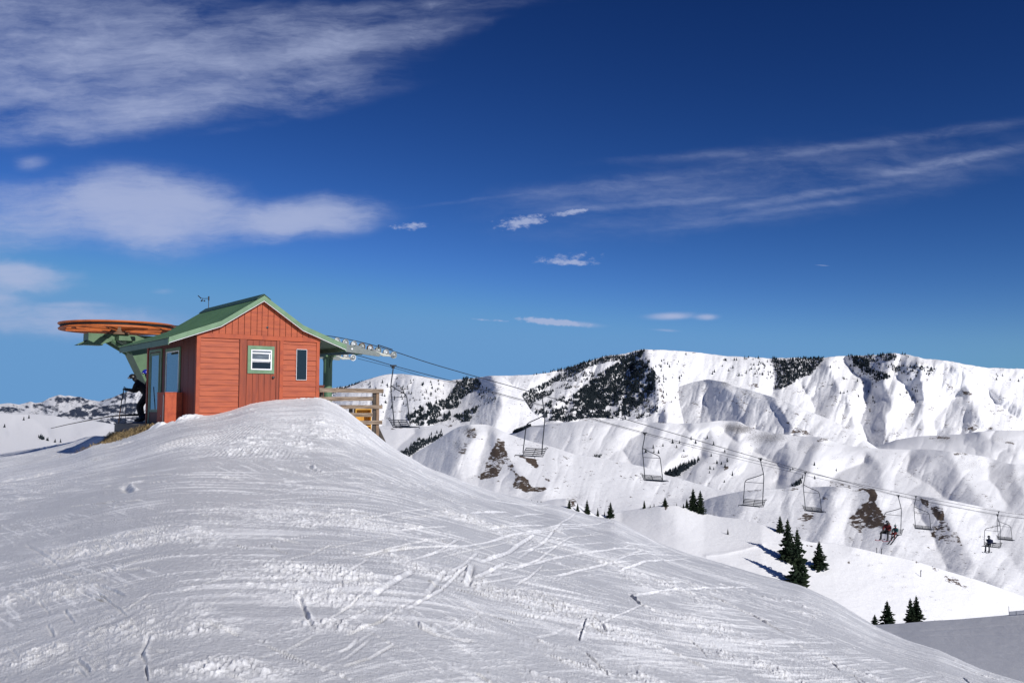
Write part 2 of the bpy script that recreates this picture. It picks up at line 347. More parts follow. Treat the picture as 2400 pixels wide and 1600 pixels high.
# ------------------------------------------------------------ foreground snow slope
# crest of the near slope: photo position and distance of its skyline
CREST = [(-700, 1150, 30), (-300, 1112, 34), (0, 1064, 36), (60, 1054, 36), (120, 1044, 35), (170, 1034, 34), (215, 1020, 32), (240, 1022, 28.0), (270, 1026, 24.5), (300, 1022, 23.2),
         (340, 1010, 22.3), (372, 1001, 21.9), (400, 993, 21.7), (430, 985, 21.6), (462, 979, 21.85), (500, 973, 22.15), (545, 962, 22.45), (590, 947, 22.8), (640, 938, 23.1), (700, 934.5, 23.55),
         (745, 932, 23.8), (760, 935, 23.7), (780, 946, 23.5), (800, 955, 23.4), (830, 978, 23.3), (860, 1003, 23.2), (880, 1018, 23.0), (905, 1040, 22.8), (950, 1067, 22.5),
         (1000, 1096, 22.6), (1060, 1118, 23.3), (1100, 1134, 24), (1160, 1153, 25.5), (1220, 1167, 27), (1260, 1178, 28), (1310, 1184, 29), (1350, 1197, 30), (1385, 1207, 30.5), (1415, 1213, 31), (1440, 1216, 31), (1480, 1236, 30.5),
         (1550, 1273, 30), (1620, 1298, 29), (1700, 1321, 28), (1780, 1345, 27.5), (1880, 1372, 27), (1950, 1405, 26), (2050, 1464, 24.5), (2120, 1495, 23), (2200, 1521, 21.5), (2300, 1566, 20), (2400, 1598, 18.5), (2700, 1700, 15), (3200, 1850, 12)]
cu = np.array([c[0] for c in CREST], float); cv = np.array([c[1] for c in CREST], float); cY = np.array([c[2] for c in CREST], float)
ca, cb_ = ab(cu, cv)
_k = (cu < 230) | (cu > 930); cbb = np.interp(ca, ca[_k], cb_[_k]); cYb = np.minimum(cY, 27)
def gsm(a, x, w):
    # smooth interpolation of control values (short kernel, keeps the corners of the skyline)
    xs = np.stack([np.interp(x + k * w, ca, a) for k in (-1.5, -.75, 0, .75, 1.5)]); wt = np.array([.12, .22, .32, .22, .12])[:, None]
    return (xs * wt).sum(0)
def crest_of(A):
    A = np.asarray(A, float); s = A.shape; f = A.reshape(-1)
    g = np.zeros_like(f)
    for k, w in zip(np.linspace(-2.2, 2.2, 23), np.exp(-np.linspace(-2.2, 2.2, 23)**2 / 2)): g += w * np.interp(f + k * .08, ca, cbb)
    g /= np.exp(-np.linspace(-2.2, 2.2, 23)**2 / 2).sum()
    gy = np.zeros_like(f)
    for k, w in zip(np.linspace(-2.2, 2.2, 23), np.exp(-np.linspace(-2.2, 2.2, 23)**2 / 2)): gy += w * np.interp(f + k * .013, ca, cY)
    gy /= np.exp(-np.linspace(-2.2, 2.2, 23)**2 / 2).sum()
    return gsm(cb_, f, .0045).reshape(s), gy.reshape(s), g.reshape(s)
Y0, Z0 = 1.2, -1.72
def wide(f, a, sg):
    ks = np.linspace(-2.2, 2.2, 23); ws = np.exp(-ks**2 / 2); return sum(w * np.interp(f + k * sg, ca, a) for k, w in zip(ks, ws)) / ws.sum()
def ground(A, Y):
    A = np.asarray(A, float); Y = np.asarray(Y, float)
    A0_, inv = np.unique(A, return_inverse=True); inv = inv.reshape(A.shape)
    bs, Yc, bc = [q[inv] for q in crest_of(A0_)]; Ys = wide(A0_, cYb, .06)[inv]
    zc = bc * Ys; m1 = bc; sm = (zc - Z0) / (Ys - Y0); m0 = 2 * sm - m1; h = Ys - Y0
    def base(y):
        t = (y - Y0) / h; tc = np.clip(t, 0, 1)
        return (2 * tc**3 - 3 * tc**2 + 1) * Z0 + (tc**3 - 2 * tc**2 + tc) * h * m0 + (-2 * tc**3 + 3 * tc**2) * zc + (tc**3 - tc**2) * h * m1 + np.maximum(y - Ys, 0) * m1
    q = smooth(np.minimum(Y, Yc) / Yc, .42, 1.04) / smooth(1.0, .42, 1.04); z = base(np.minimum(Y, Yc)) + q * (bs * Yc - base(Yc))
    y_ = np.maximum(np.minimum(Y, Yc), .5); b_ = z / y_; lim = bs - .05 * np.clip(1 - y_ / Yc, 0, 1)**1.3; sw = .012 * np.clip(1 - y_ / Yc, 0, 1) + 1e-5; d_ = np.clip((b_ - lim) / sw, -30, 1e6)
    z = y_ * (b_ - sw * np.where(d_ > 20, d_, np.log1p(np.exp(np.minimum(d_, 20)))))
    z = z - .24 * smooth(-A, .41, .45) * np.exp(-((Y - 26.0) / 3.0)**2) * (1 - smooth(Y / Yc, .85, 1))
    e = np.maximum(Y - Yc, 0); k = .10; cap = .34 + .35 * smooth(A, .15, .35); ed = cap / (2 * k)
    drop = np.where(e < ed, k * e * e, k * ed * ed + cap * (e - ed))
    return z + bs * e - drop
def to_ground(u, v):
    a, b = ab(u, v); Ys = np.linspace(2, 32, 900); bc, Yc, _ = crest_of(np.array([a]))
    zz = ground(np.full(900, float(a)), Ys) / Ys; ok = np.where((zz >= b))[0]
    Y = Ys[ok[0]] if len(ok) else float(Yc[0]); Y = min(Y, float(Yc[0])); return float(a) * Y, float(Y)
def build_slope():
    A = np.concatenate([np.linspace(-1.3, -.63, 40)[:-1], np.linspace(-.63, .65, 1560), np.linspace(.65, 1.3, 40)[1:]])
    ref = np.linspace(Y0 + .4, 24, 4000); dens = 1 / ref**2; dens = dens / dens.sum() + 1.15 / len(ref); cum = np.cumsum(dens); cum /= cum[-1]
    tau = (np.interp(np.linspace(0, 1, 900), cum, ref) - Y0) / (24 - Y0)
    bc, Yc, _ = crest_of(A)
    back = np.array([.1, .25, .5, 1, 1.6, 2.4, 3.5, 5, 8, 12, 20, 35, 60, 95])
    YY = np.concatenate([Y0 + tau[:, None] * (Yc[None] - Y0), Yc[None] + back[:, None]], 0)
    AA = np.broadcast_to(A[None], YY.shape); X = AA * YY; Z = ground(AA, YY)
    loose_and_lit = np.zeros_like(Z); D = np.zeros_like(Z)
    nf = (YY - Yc[None]) < 0.3
    # gentle undulation
    D += .03 * fbm(X / 3.1, YY / 3.1, 3, 2) * smooth(YY, 3, 9)
    # scraped streaks running across the slope
    th = R(20); c, s = math.cos(th), math.sin(th); P = X * c + YY * s; Q = -X * s + YY * c - .085 * np.clip(X + 1.5, 0, 7)**2 + .12 * fbm(X / 4, YY / 4, 2, 64) + .04 * fbm(X / .9, YY / .9, 2, 65)
    mask = smooth(fbm(X / 2.6, YY / 2.0, 3, 5), -.15, .35)
    st = fbm(P / 1.3, Q / .085, 3, 11, .6); D += .0035 * st * mask
    stk = smooth(fbm(P / 1.5, Q / .09, 4, 31, .55) + .45 * fbm(X / 1.7, YY / 1.1, 3, 41), .26, .44); stk2 = smooth(fbm(P / 1.1, Q / .05, 3, 131, .6) + .3 * fbm(X / 2.7, YY / 1.9, 3, 141), .30, .42); area = smooth(fbm(X / 3.3, YY / 2.3, 3, 15), -.35, .15) * smooth(YY, 5, 7); loose_and_lit += (1.1 * stk + .8 * stk2) * area; D += (.006 * stk + .003 * stk2) * area
    th = R(-33); c, s = math.cos(th), math.sin(th); P2 = X * c + YY * s; Q2 = -X * s + YY * c
    D += .003 * fbm(P2 / 1.1, Q2 / .07, 2, 71, .6) * smooth(fbm(X / 2.2, YY / 2.2, 2, 55), 0, .4)
    for (dg, sc_, wd_, sd_) in ((-20, .9, .05, 301), (52, .9, .045, 311), (30, 1.3, .07, 321), (5, .8, .035, 331), (-48, .8, .05, 341)):
        th = R(dg); c, s = math.cos(th), math.sin(th); kk = np.clip(YY / 12, .5, 1.2); P3 = (X * c + YY * s) / sc_; Q3 = (-X * s + YY * c) / wd_
        far_ = smooth(YY, 9, 12); v3 = (1 - far_) * fbm(P3 * 1.7, Q3 * 1.7, 3, sd_, .6) + far_ * fbm(P3, Q3, 3, sd_, .6)
        m3 = smooth(fbm(X / 1.9, YY / 1.5, 3, sd_ + 3), .0, .35); w3 = smooth(v3, .28, .46) * m3; g3 = smooth(-v3, .36, .5) * m3
        D += kk * (.0045 * w3 - .005 * g3); loose_and_lit += .75 * w3
    # crumbled patches
    rub = .8 * smooth(fbm(X / 1.15, YY / .8, 4, 21) + .25 * fbm(X / .3, YY / .3, 2, 77), .34, .62)
    ex = [(90, 1395, .5, .22), (170, 1510, .42, .2), (390, 1472, .6, .14), (405, 1420, .38, .12), (650, 1385, .55, .2), (760, 1465, .3, .12), (1010, 1330, .55, .25), (1330, 1440, .9, .45), (1150, 1380, .4, .25), (860, 1420, .5, .2), (560, 1560, .35, .12), (300, 1475, .35, .14), (1400, 1560, .7, .2),
          (700, 1340, .8, .3), (200, 1280, .6, .3), (330, 1260, .8, .4), (760, 1210, 1.2, .5), (1120, 1225, .9, .6), (640, 1040, .9, 1.0), (780, 1010, .9, 1.0), (450, 1570, .25, .08), (220, 1560, .3, .1), (1700, 1480, .8, .5), (1800, 1570, .6, .3), (1560, 1380, .8, .6)]
    for (u, v, rx, ry) in ex:
        gx, gy = to_ground(u, v); g = np.exp(-(((X - gx) / rx)**2 + ((YY - gy) / (ry * 1.6))**2)); rub = np.maximum(rub, smooth(g + .4 * fbm(X / .25, YY / .25, 3, 88), .35, .8))
    def chunks(sz, seed, p):
        n = vnoise(X / sz, YY / sz, seed); n = np.abs(n * 2 - 1); return np.clip(1 - n * 1.6, 0, 1)**p
    nearw = 1 - smooth(YY, 7, 13); ch = (1 - nearw) * (.020 * chunks(.10, 3, 1.4) + .016 * chunks(.05, 9, 1.2)) + nearw * (.010 * chunks(.055, 3, 1.4) + .008 * chunks(.03, 9, 1.2)) + .006 * chunks(.02, 13, 1.0)
    rub = rub * (.35 + .65 * smooth(fbm(X / .35, YY / .22, 3, 171), -.25, .2))
    def clods(sz, seed, lo, hi): return smooth(vnoise(X / sz + .3 * fbm(X / sz, YY / sz, 1, seed + 5), YY / sz, seed), lo, hi)
    lump = nearw * clods(.038, 5, .62, .76) + (1 - nearw) * clods(.085, 5, .60, .74); lump2 = nearw * clods(.018, 6, .62, .78) + (1 - nearw) * clods(.042, 6, .60, .76)
    rubh = rub * (.45 * ch + (.020 - .009 * nearw) * lump + (.012 - .005 * nearw) * lump2)
    # heavier, messier snow on the mound under the hut and at the foot of its wall
    Zm = smooth(YY, 13, 18) * smooth(AA, -.36, -.28) * (1 - smooth(AA, -.09, .02)); D += Zm * .018 * fbm(X / .5, YY / .5, 4, 61)
    D += rubh; loose_and_lit += rub * (.15 + .75 * lump + .6 * lump2)
    # sparse crumbs everywhere
    cr = (nearw * np.clip(vnoise(X / .035, YY / .035, 25) - .89, 0, 1) + (1 - nearw) * np.clip(vnoise(X / .07, YY / .07, 25) - .885, 0, 1)) * 9 * smooth(fbm(X / 1.3, YY / 1.1, 3, 45), -.2, .3); D += (.014 - .006 * nearw) * np.clip(cr, 0, 1); loose_and_lit += .6 * np.clip(cr, 0, 1)
    # ski tracks and edge cuts
    def track(pts, w, dep, berm=.5, rough=.4, lo=.3, seed=0):
        pts = [to_ground(*p) for p in pts]; ys = sum(p[1] for p in pts) / len(pts); w = w * .50 * float(np.clip(ys / 11, .42, 1.3)); dep = dep * .5 * float(np.clip(ys / 11, .42, 1.2)); seg = []
        for k in range(len(pts) - 1): seg.append((pts[k], pts[k + 1]))
        x0 = min(p[0] for p in pts) - 5 * w; x1 = max(p[0] for p in pts) + 5 * w; y0 = min(p[1] for p in pts) - 5 * w; y1 = max(p[1] for p in pts) + 5 * w
        r0 = 0; idx = np.where((X > x0) & (X < x1) & (YY > y0) & (YY < y1))
        if not len(idx[0]): return
        xx = X[idx]; yy = YY[idx]; best = np.full(xx.shape, 1e9); sd = np.zeros(xx.shape); al = np.zeros(xx.shape); tl = sum(math.dist(a, b) for a, b in seg); acc = 0
        for (p, q) in seg:
            dx, dy = q[0] - p[0], q[1] - p[1]; l = math.hypot(dx, dy) + 1e-6; t = np.clip(((xx - p[0]) * dx + (yy - p[1]) * dy) / l**2, 0, 1)
            d = np.hypot(xx - p[0] - t * dx, yy - p[1] - t * dy); sg = ((xx - p[0]) * -dy + (yy - p[1]) * dx) / l
            m = d < best; best[m] = d[m]; sd[m] = sg[m]; al[m] = (acc + t[m] * l) / tl; acc += l
        tp = smooth(al, 0, .12) * (1 - smooth(al, .8, 1)) * (.6 + .7 * vnoise(al * tl * 2.5, seed + al * 0, seed))
        nz = rough * (vnoise(xx / .05, yy / .05, seed) - .5) + rough * .8 * (vnoise(xx / .11, yy / .11, seed + 2) - .5)
        g = np.exp(-(best / w)**2 * 1.2); b = np.exp(-((sd - 1.7 * w) / (.9 * w))**2) * (best < 4 * w)
        w0 = w; D[idx] += tp * (-dep * g * (1 + .7 * nz) + berm * dep * b * (1 + 2.5 * nz)); loose_and_lit[idx] += tp * lo * b
    rd = random.Random(5)
    HERO = [([(66, 1310), (110, 1330), (190, 1362)], .030, .05), ([(222, 1370), (260, 1383), (296, 1398)], .035, .07), ([(480, 1457), (520, 1474), (565, 1491)], .032, .06), ([(624, 1257), (670, 1266), (713, 1275)], .05, .05),
            ([(112, 1295), (153, 1310)], .03, .04), ([(970, 1455), (985, 1473), (1020, 1490), (1085, 1502), (1130, 1505)], .045, .05), ([(1018, 1392), (975, 1398), (870, 1402), (975, 1335)][2:], .06, .04),
            ([(1000, 1397), (1025, 1365), (1048, 1335)], .05, .045), ([(1097, 1376), (1104, 1350), (1108, 1320)], .055, .06), ([(1110, 1357), (1150, 1338), (1190, 1315)], .03, .04), ([(790, 1462), (830, 1445), (872, 1426)], .05, -.04),
            ([(1125, 1352), (1180, 1345)], .03, .03), ([(785, 1376), (830, 1362), (878, 1348)], .025, .03), ([(800, 1365), (803, 1378)], .03, .06), ([(1374, 1450), (1360, 1490), (1355, 1505)], .025, .05), ([(1475, 1390), (1500, 1415), (1560, 1445)], .03, .06),
            ([(1370, 1530), (1400, 1560), (1430, 1590)], .03, .05), ([(90, 1408), (118, 1440)], .025, .05), ([(110, 1465), (127, 1490)], .03, .05), ([(150, 1430), (175, 1463)], .03, .05), ([(180, 1545), (212, 1580)], .04, .08), ([(340, 1560), (347, 1598)], .025, .06),
            ([(350, 1490), (330, 1530), (345, 1560)], .05, .07), ([(610, 1505), (700, 1545), (850, 1605)], .03, .06), ([(640, 1530), (760, 1575), (870, 1612)], .02, .04), ([(530, 1580), (600, 1610)], .03, .05), ([(290, 1140), (297, 1150), (305, 1156)], .08, .09), ([(650, 1098), (700, 1110), (740, 1118)], .05, .05), ([(720, 1093), (740, 1104), (755, 1110)], .06, .06),
            ([(455, 1198), (500, 1215), (560, 1240)], .03, .03), ([(330, 1238), (400, 1255)], .03, .03), ([(700, 1400), (712, 1430), (722, 1455), (735, 1475)], .05, .07), ([(510, 1115), (560, 1125)], .04, .04), ([(1380, 1300), (1480, 1330), (1560, 1355)], .04, .03), ([(1650, 1390), (1760, 1440), (1850, 1490)], .04, .05), ([(1500, 1500), (1600, 1545), (1700, 1590)], .03, .05), ([(1840, 1500), (1950, 1550), (2050, 1590)], .03, .04), ([(1250, 1400), (1300, 1425), (1340, 1440)], .03, .04), ([(1240, 1285), (1330, 1310)], .04, .03)]
    for i, (p, w, d) in enumerate(HERO): track(p, w, d, .6, .6, .35, i)
    for i in range(110):     # straight scrapes, rising a little to the right in the photo
        u = rd.uniform(-30, 1500); v = rd.uniform(1120, 1400); l = rd.uniform(50, 320) * (.5 + (v - 1080) / 400); an = R(rd.uniform(3, 15) * (v - 1040) / 300)
        track([(u, v), (u + l * math.cos(an), v - l * math.sin(an))], rd.uniform(.010, .026), rd.choice([.012, .018, .022, -.010]), .9, .5, .9, 40 + i)
    for i in range(60):      # edge cuts falling to the right
        u = rd.uniform(-30, 2300); v = rd.uniform(1240, 1600)
        l = rd.uniform(20, 110); an = R(rd.uniform(-38, -14)); c2 = rd.uniform(-.25, .25)
        p = [(u, v)]
        for k in range(3): p.append((p[-1][0] + l / 3 * math.cos(an + c2 * k), p[-1][1] - l / 3 * math.sin(an + c2 * k)))
        if v < 1250 + (u - 1200) * .3: continue
        track(p, rd.uniform(.015, .035), rd.uniform(.02, .05), .6, .6, .25, 300 + i)
    for i in range(28):      # wide turns
        u = rd.uniform(200, 1500); v = rd.uniform(1290, 1590); l = rd.uniform(60, 220); an = R(rd.uniform(15, 40))
        track([(u, v), (u + l * .5 * math.cos(an - .1), v - l * .5 * math.sin(an - .1)), (u + l * math.cos(an), v - l * math.sin(an))], rd.uniform(.015, .035), rd.uniform(.015, .035), .6, .6, .5, 500 + i)
    # combed snow left by the groomer
    for (u, v, rx, ry) in ((500, 1025, 1.0, 1.5), (590, 1062, .8, .6), (440, 1035, .6, 1.0)):
        gx, gy = to_ground(u, v); g = np.exp(-(((X - gx) / rx)**2 + ((YY - gy) / ry)**2)); D += .004 * smooth(g, .3, .7) * np.sin(2 * math.pi * (X * 15 + YY * 2.0))
    D = np.where(nf, D, D * 0)
    # broken clods pushed against the side wall and the deck
    cl = np.exp(-((AA + .362) / .016)**2) * np.exp(-((YY - Yc[None] + .35) / .5)**2); D += cl * .16 * np.clip(vnoise(X / .16, YY / .16, 91) * 1.6 - .35, 0, 1); loose_and_lit += cl
    cl = np.exp(-((AA + .392) / .012)**2) * np.exp(-((YY - Yc[None] + .3) / .5)**2); D += cl * .14 * np.clip(vnoise(X / .2, YY / .2, 93) * 1.6 - .45, 0, 1); loose_and_lit += cl
    Z = Z + D
    fine = smooth(fbm(X / .5, YY / .22, 4, 151, .65), .10, .42); loose_and_lit = loose_and_lit + .30 * fine * smooth(fbm(X / 2.1, YY / 1.4, 3, 161), -.2, .3)
    loose_and_lit = np.clip(loose_and_lit + .35 * Zm + .30 * smooth(YY, 18, 23) * smooth(AA, -.36, -.26) * (1 - smooth(AA, .05, .25)) + .42 * smooth(-AA, .22, .45) * smooth(YY, 9, 17), 0, 1)  # last term lightens the left ground in colour, offsetting its slope's dim light
    me = grid_mesh('ground', np.stack([X, YY, Z], -1), dict(loose_and_lit=loose_and_lit)); flip_if_down(me)
    tag(link('ground', me, M['snow'], None, True), kind='structure')
build_slope()

# ------------------------------------------------------------ hills and mountains
LAY = {}; RELIEF = 1.45
def layer(name, key, crest, base, material, du=1.6, nr=150, relief=(), nz=(), bare=(), stub=(), drop=.45, back=1.0, curve=1.0, jit=0.0, stri=1.0, rg=()):
    cr = np.array(crest, float); bs = np.array(base, float)
    u = np.arange(cr[0, 0], cr[-1, 0] + .1, du)
    def ip(t, col): 
        w = du * 3; return sum(np.interp(u + k * w, t[:, 0], t[:, col]) for k in (-1, -.5, 0, .5, 1)) / 5
    vc = ip(cr, 1); Yc = ip(cr, 2); vb = np.interp(u, bs[:, 0], bs[:, 1]); Yb = np.interp(u, bs[:, 0], bs[:, 2])
    if jit: vc = vc + jit * fbm(u / 14, u * 0, 3, 5)
    t = np.linspace(0, 1, nr)[:, None]; U = np.broadcast_to(u[None], (nr, len(u))); V = vc[None] + (vb - vc)[None] * t
    Yd = Yc[None] + (Yb - Yc)[None] * t**curve
    px = Yd / F
    for (pts, sgn, w) in relief:
        d = polydist(U + 5 * fbm(V / 25, U / 40, 2, 6), V, pts); e = (.08 if sgn < 0 else .25) * w; d = np.sqrt(d * d + e * e) - e
        Yd = Yd - RELIEF * sgn * w * px * np.exp(-d / w)
    for (sx, sy, sh, am, o, sd) in nz:          # scale u, scale v, shear, amplitude px, octaves, seed
        uu = (U + sh * (V - vc[None])) / sx; vv = V / sy
        Yd = Yd - am * px * fbm(uu, vv, o, sd)
    for (sx, sy, sh, am, sd) in rg:              # creased gullies running down the slope
        uu = (U + sh * (V - vc[None]) + 10 * fbm(U / 60, V / 60, 2, sd + 7)) / sx; n = np.abs(vnoise(uu, V / sy, sd) * 2 - 1) + .35 * np.abs(vnoise(uu * 2.3, V / sy * 2.0, sd + 4) * 2 - 1)
        Yd = Yd - am * px * (n**.8) * smooth(V - vc[None], -2, 18)
    Ud = U + 7 * fbm(U / 22, V / 14, 3, 3); Vd = V + 4 * fbm(U / 22, V / 14, 3, 8)
    ba = np.zeros_like(V); sb = np.zeros_like(V)
    for poly, s in bare:
        ba = np.maximum(ba, s * inpoly(Ud, Vd, poly))
    for (cu_, cv_, ru, rv, s) in stub:
        sb = np.maximum(sb, s * np.exp(-(((Ud - cu_) / ru)**2 + ((Vd - cv_) / rv)**2)))
    striate = stri * (.10 * np.sin(V * 1.1 + 9 * fbm(U / 30, V / 20, 2, 4)) + .34 * fbm(U / 8, V / 3.6, 3, 12) + .22 * fbm(U / 25, V / 14, 2, 62) + .05) + (1 - stri) * .5 * fbm(U / 9, V / 6, 3, 12)
    ba = np.where(ba > 0, ba + striate, 0)
    ba = sum(np.roll(np.roll(ba, i, 0), j, 1) for i in (-1, 0, 1) for j in (-1, 0, 1)) / 9
    a, b = ab(U, V); P = np.stack([a * Yd, Yd, b * Yd], -1)
    # far side of the crest
    rows = []
    a0, b0 = ab(u, vc)
    for k in (.02, .06, .14, .3):
        Yk = P[0, :, 1] * (1 + k * back); zk = b0 * P[0, :, 1] - drop * (Yk - P[0, :, 1]) ; rows.append(np.stack([a0 * Yk, Yk, zk], -1))
    PP = np.concatenate([np.stack(rows[::-1]), P], 0)
    pad = lambda x: np.concatenate([np.repeat(x[:1], 4, 0), x], 0)
    me = grid_mesh(name, PP, dict(bare=pad(ba), stubble=pad(sb))); flip_if_down(me)
    tag(link(name, me, material, None, True), kind='structure')
    LAY[key] = (u, vc, vb, P, du, nr)
def at(key, u, v):
    us, vc, vb, P, du, nr = LAY[key]
    x = min(max((u - us[0]) / du, 0), len(us) - 1.001); i = int(x); fx = x - i
    def col(i):
        t = (v - vc[i]) / (vb[i] - vc[i]) * (nr - 1); t = min(max(t, 0), nr - 1.001); j = int(t); f = t - j
        return P[j, i] * (1 - f) + P[j + 1, i] * f
    p = col(i) * (1 - fx) + col(i + 1) * fx; return Vector(p)
def crest_v(key, u):
    us, vc = LAY[key][:2]; return float(np.interp(u, us, vc))
def cc(x, y): return (800 + x / 2.94, 780 + y / 2.94)       # detail-crop to photo coordinates
def cd(x, y): return (1600 + x / 2.94, 780 + y / 2.94)
def ce(x, y): return (1450 + x / 5.2275, 980 + y / 5.2275)
def cf(x, y): return (1700 + x / 4.48, 1050 + y / 4.48)
def cg(x, y): return (2000 + x / 3.485, 1150 + y / 3.485)
def ch(x, y): return (x / 4.704, 880 + y / 4.704)
def pl(fn, *pts): return [fn(*p) for p in pts]

# far right mountain
layer('mountain', 'H', [(1040, 900, 2500), (1100, 890, 2500), (1160, 881, 2500), (1240, 878, 2500), (1275, 875, 2550), (1330, 862, 2600), (1380, 847, 2600), (1420, 834, 2600), (1460, 829, 2600), (1505, 818, 2600), (1535, 819, 2600), (1600, 822, 2620), (1650, 827, 2650),
      (1700, 834, 2650), (1800, 839, 2650), (1860, 838, 2650), (1900, 840, 2650), (1985, 833, 2600), (2050, 832, 2550), (2095, 827, 2500), (2130, 831, 2500), (2165, 840, 2500), (2215, 844, 2500), (2260, 853, 2500), (2320, 862, 2550), (2400, 864, 2600), (2560, 870, 2600)],
      [(1040, 1010, 2100), (2560, 1085, 2100)], M['snowC'], 1.6, 170,
      relief=[(pl(cd, (1100, 180), (1180, 270), (1290, 340), (1275, 430), (1255, 540), (1230, 620), (1265, 700), (1290, 770)), -1.5, 34),
              (pl(cd, (1480, 310), (1560, 400), (1605, 470), (1580, 540), (1530, 600)), -1.2, 22),
              (pl(cd, (1930, 400), (1860, 450), (1770, 550), (1730, 600), (1725, 670), (1740, 700)), -1.5, 28),
              (pl(cd, (1390, 300), (1420, 450), (1400, 600), (1400, 720)), 1.2, 26), (pl(cd, (1000, 220), (1060, 350), (1150, 480), (1190, 640)), 1.1, 22),
              (pl(cd, (1640, 200), (1650, 350), (1660, 500), (1670, 660)), 1.1, 26), (pl(cd, (1960, 400), (2000, 500), (2100, 620), (2200, 700)), 1.4, 34),
              (pl(cd, (830, 380), (880, 450), (900, 530)), -1.2, 16), (pl(cd, (600, 180), (640, 300), (620, 420)), -1.0, 20),
              (pl(cd, (1800, 190), (2000, 290), (2150, 400), (2352, 520)), 1.3, 30), (pl(cd, (2080, 350), (2150, 480), (2352, 620)), -.9, 26),
              (pl(cc, (2110, 130), (2160, 300), (2200, 480), (2260, 620)), 1.6, 40), (pl(cc, (1700, 200), (1600, 360), (1450, 520)), 1.0, 26),
              (pl(cc, (2060, 150), (1950, 330), (1700, 600)), -.6, 40), (pl(cc, (1500, 260), (1380, 400), (1240, 450), (1300, 560), (1400, 610)), -1.3, 26)],
      rg=[(50, 120, .35, 17, 201), (20, 60, .3, 4.5, 205)], nz=[(60, 110, .45, 16, 3, 3), (17, 30, .3, 3.2, 3, 9)], jit=1.2,
      bare=[([(300, 700), (2700, 700), (2700, 1700), (300, 1700)], 0.07), (pl(cd, (1930, 395), (1990, 400), (2005, 420), (1940, 425)), .5), (pl(cd, (1950, 630), (2150, 645), (2140, 668), (1960, 668)), .38), (pl(cc, (2200, 360), (2240, 520), (2215, 560), (2190, 430)), .3), (pl(cd, (40, 125), (120, 150), (60, 145)), .45), (pl(cd, (1870, 205), (1960, 250), (2090, 325), (2000, 290)), .3), (pl(cd, (1690, 715), (1860, 712), (1850, 740), (1560, 745)), .42), (pl(cd, (440, 340), (530, 350), (520, 375), (450, 370)), .4)],
      stub=[(1790, 900, 20, 12, .5), (2160, 850, 16, 9, .7), (2270, 925, 40, 20, .5), (2330, 930, 50, 20, .45), (1760, 940, 15, 30, .4), (2300, 870, 60, 8, .35)])
# spur in front of it
layer('mountain', 'G', [(1540, 935, 2335), (1580, 910, 2380), (1620, 896, 2360), (1660, 888, 2320), (1700, 895, 2240), (1722, 905, 2190), (1760, 914, 2110), (1818, 932, 2020), (1860, 948, 1960), (1906, 967, 1930), (1960, 989, 1900), (2001, 1009, 1880), (2038, 1037, 1860), (2060, 1052, 1850)],
      [(1540, 1040, 2080), (1700, 1050, 1950), (1850, 1054, 1780), (2060, 1060, 1740)], M['snowC'], 1.5, 110,
      relief=[(pl(cd, (150, 310), (140, 420), (190, 560), (220, 680)), -.5, 24), (pl(cd, (230, 320), (350, 420), (420, 600), (440, 700)), .5, 30), (pl(cd, (640, 450), (700, 560), (750, 640)), .7, 16), (pl(cd, (560, 430), (640, 560), (700, 660)), -.35, 20)],
      rg=[(44, 90, .45, 14, 211), (18, 50, .4, 5, 215)], nz=[(70, 80, .4, 12, 3, 13), (16, 24, .3, 2.4, 3, 19)], bare=[([(300, 700), (2700, 700), (2700, 1700), (300, 1700)], 0.06), (pl(cd, (700, 610), (740, 610), (745, 630), (715, 625)), .5), (pl(cd, (750, 665), (800, 655), (885, 690), (850, 705), (755, 695)), .42), (pl(cd, (670, 685), (710, 685), (700, 697)), .42)],
      stub=[(1700, 900, 22, 14, .8), (1822, 945, 8, 26, .6), (1765, 925, 14, 10, .7)])
# left summit with its forest
layer('mountain', 'I', [(760, 940, 1900), (800, 914, 1900), (830, 902, 1900), (860, 889, 1900), (905, 877, 1900), (940, 876, 1900), (1000, 883, 1900), (1050, 892, 1900), (1080, 888, 1880), (1110, 886, 1850), (1150, 880, 1800), (1175, 881, 1780), (1200, 899, 1750), (1222, 926, 1700), (1245, 962, 1650), (1278, 992, 1600), (1300, 1006, 1580)],
      [(760, 1040, 1450), (1300, 1040, 1450)], M['snowC'], 1.4, 120,
      relief=[(pl(cc, (1040, 290), (1080, 400), (1100, 500), (1060, 640)), 1.5, 34), (pl(cc, (930, 330), (800, 470), (640, 600)), -1.3, 34), (pl(cc, (380, 290), (330, 450), (300, 640)), -1.1, 26), (pl(cc, (500, 300), (560, 450), (600, 560)), 1.1, 34), (pl(cc, (700, 320), (730, 450)), -.8, 20)],
      rg=[(40, 110, .2, 18, 221), (17, 50, .2, 5, 225)], nz=[(50, 90, .3, 10, 3, 23), (14, 24, .3, 2.0, 3, 29)], jit=.8, bare=[([(300, 700), (2700, 700), (2700, 1700), (300, 1700)], 0.06)])
# dark ridge peeping out on the left of that summit
layer('mountain', 'I2', [(640, 942, 2300), (745, 921, 2300), (780, 909, 2300), (810, 905, 2300), (853, 892, 2300), (880, 886, 2300)], [(640, 980, 2200), (880, 960, 2200)], M['snowC'], 1.5, 40)
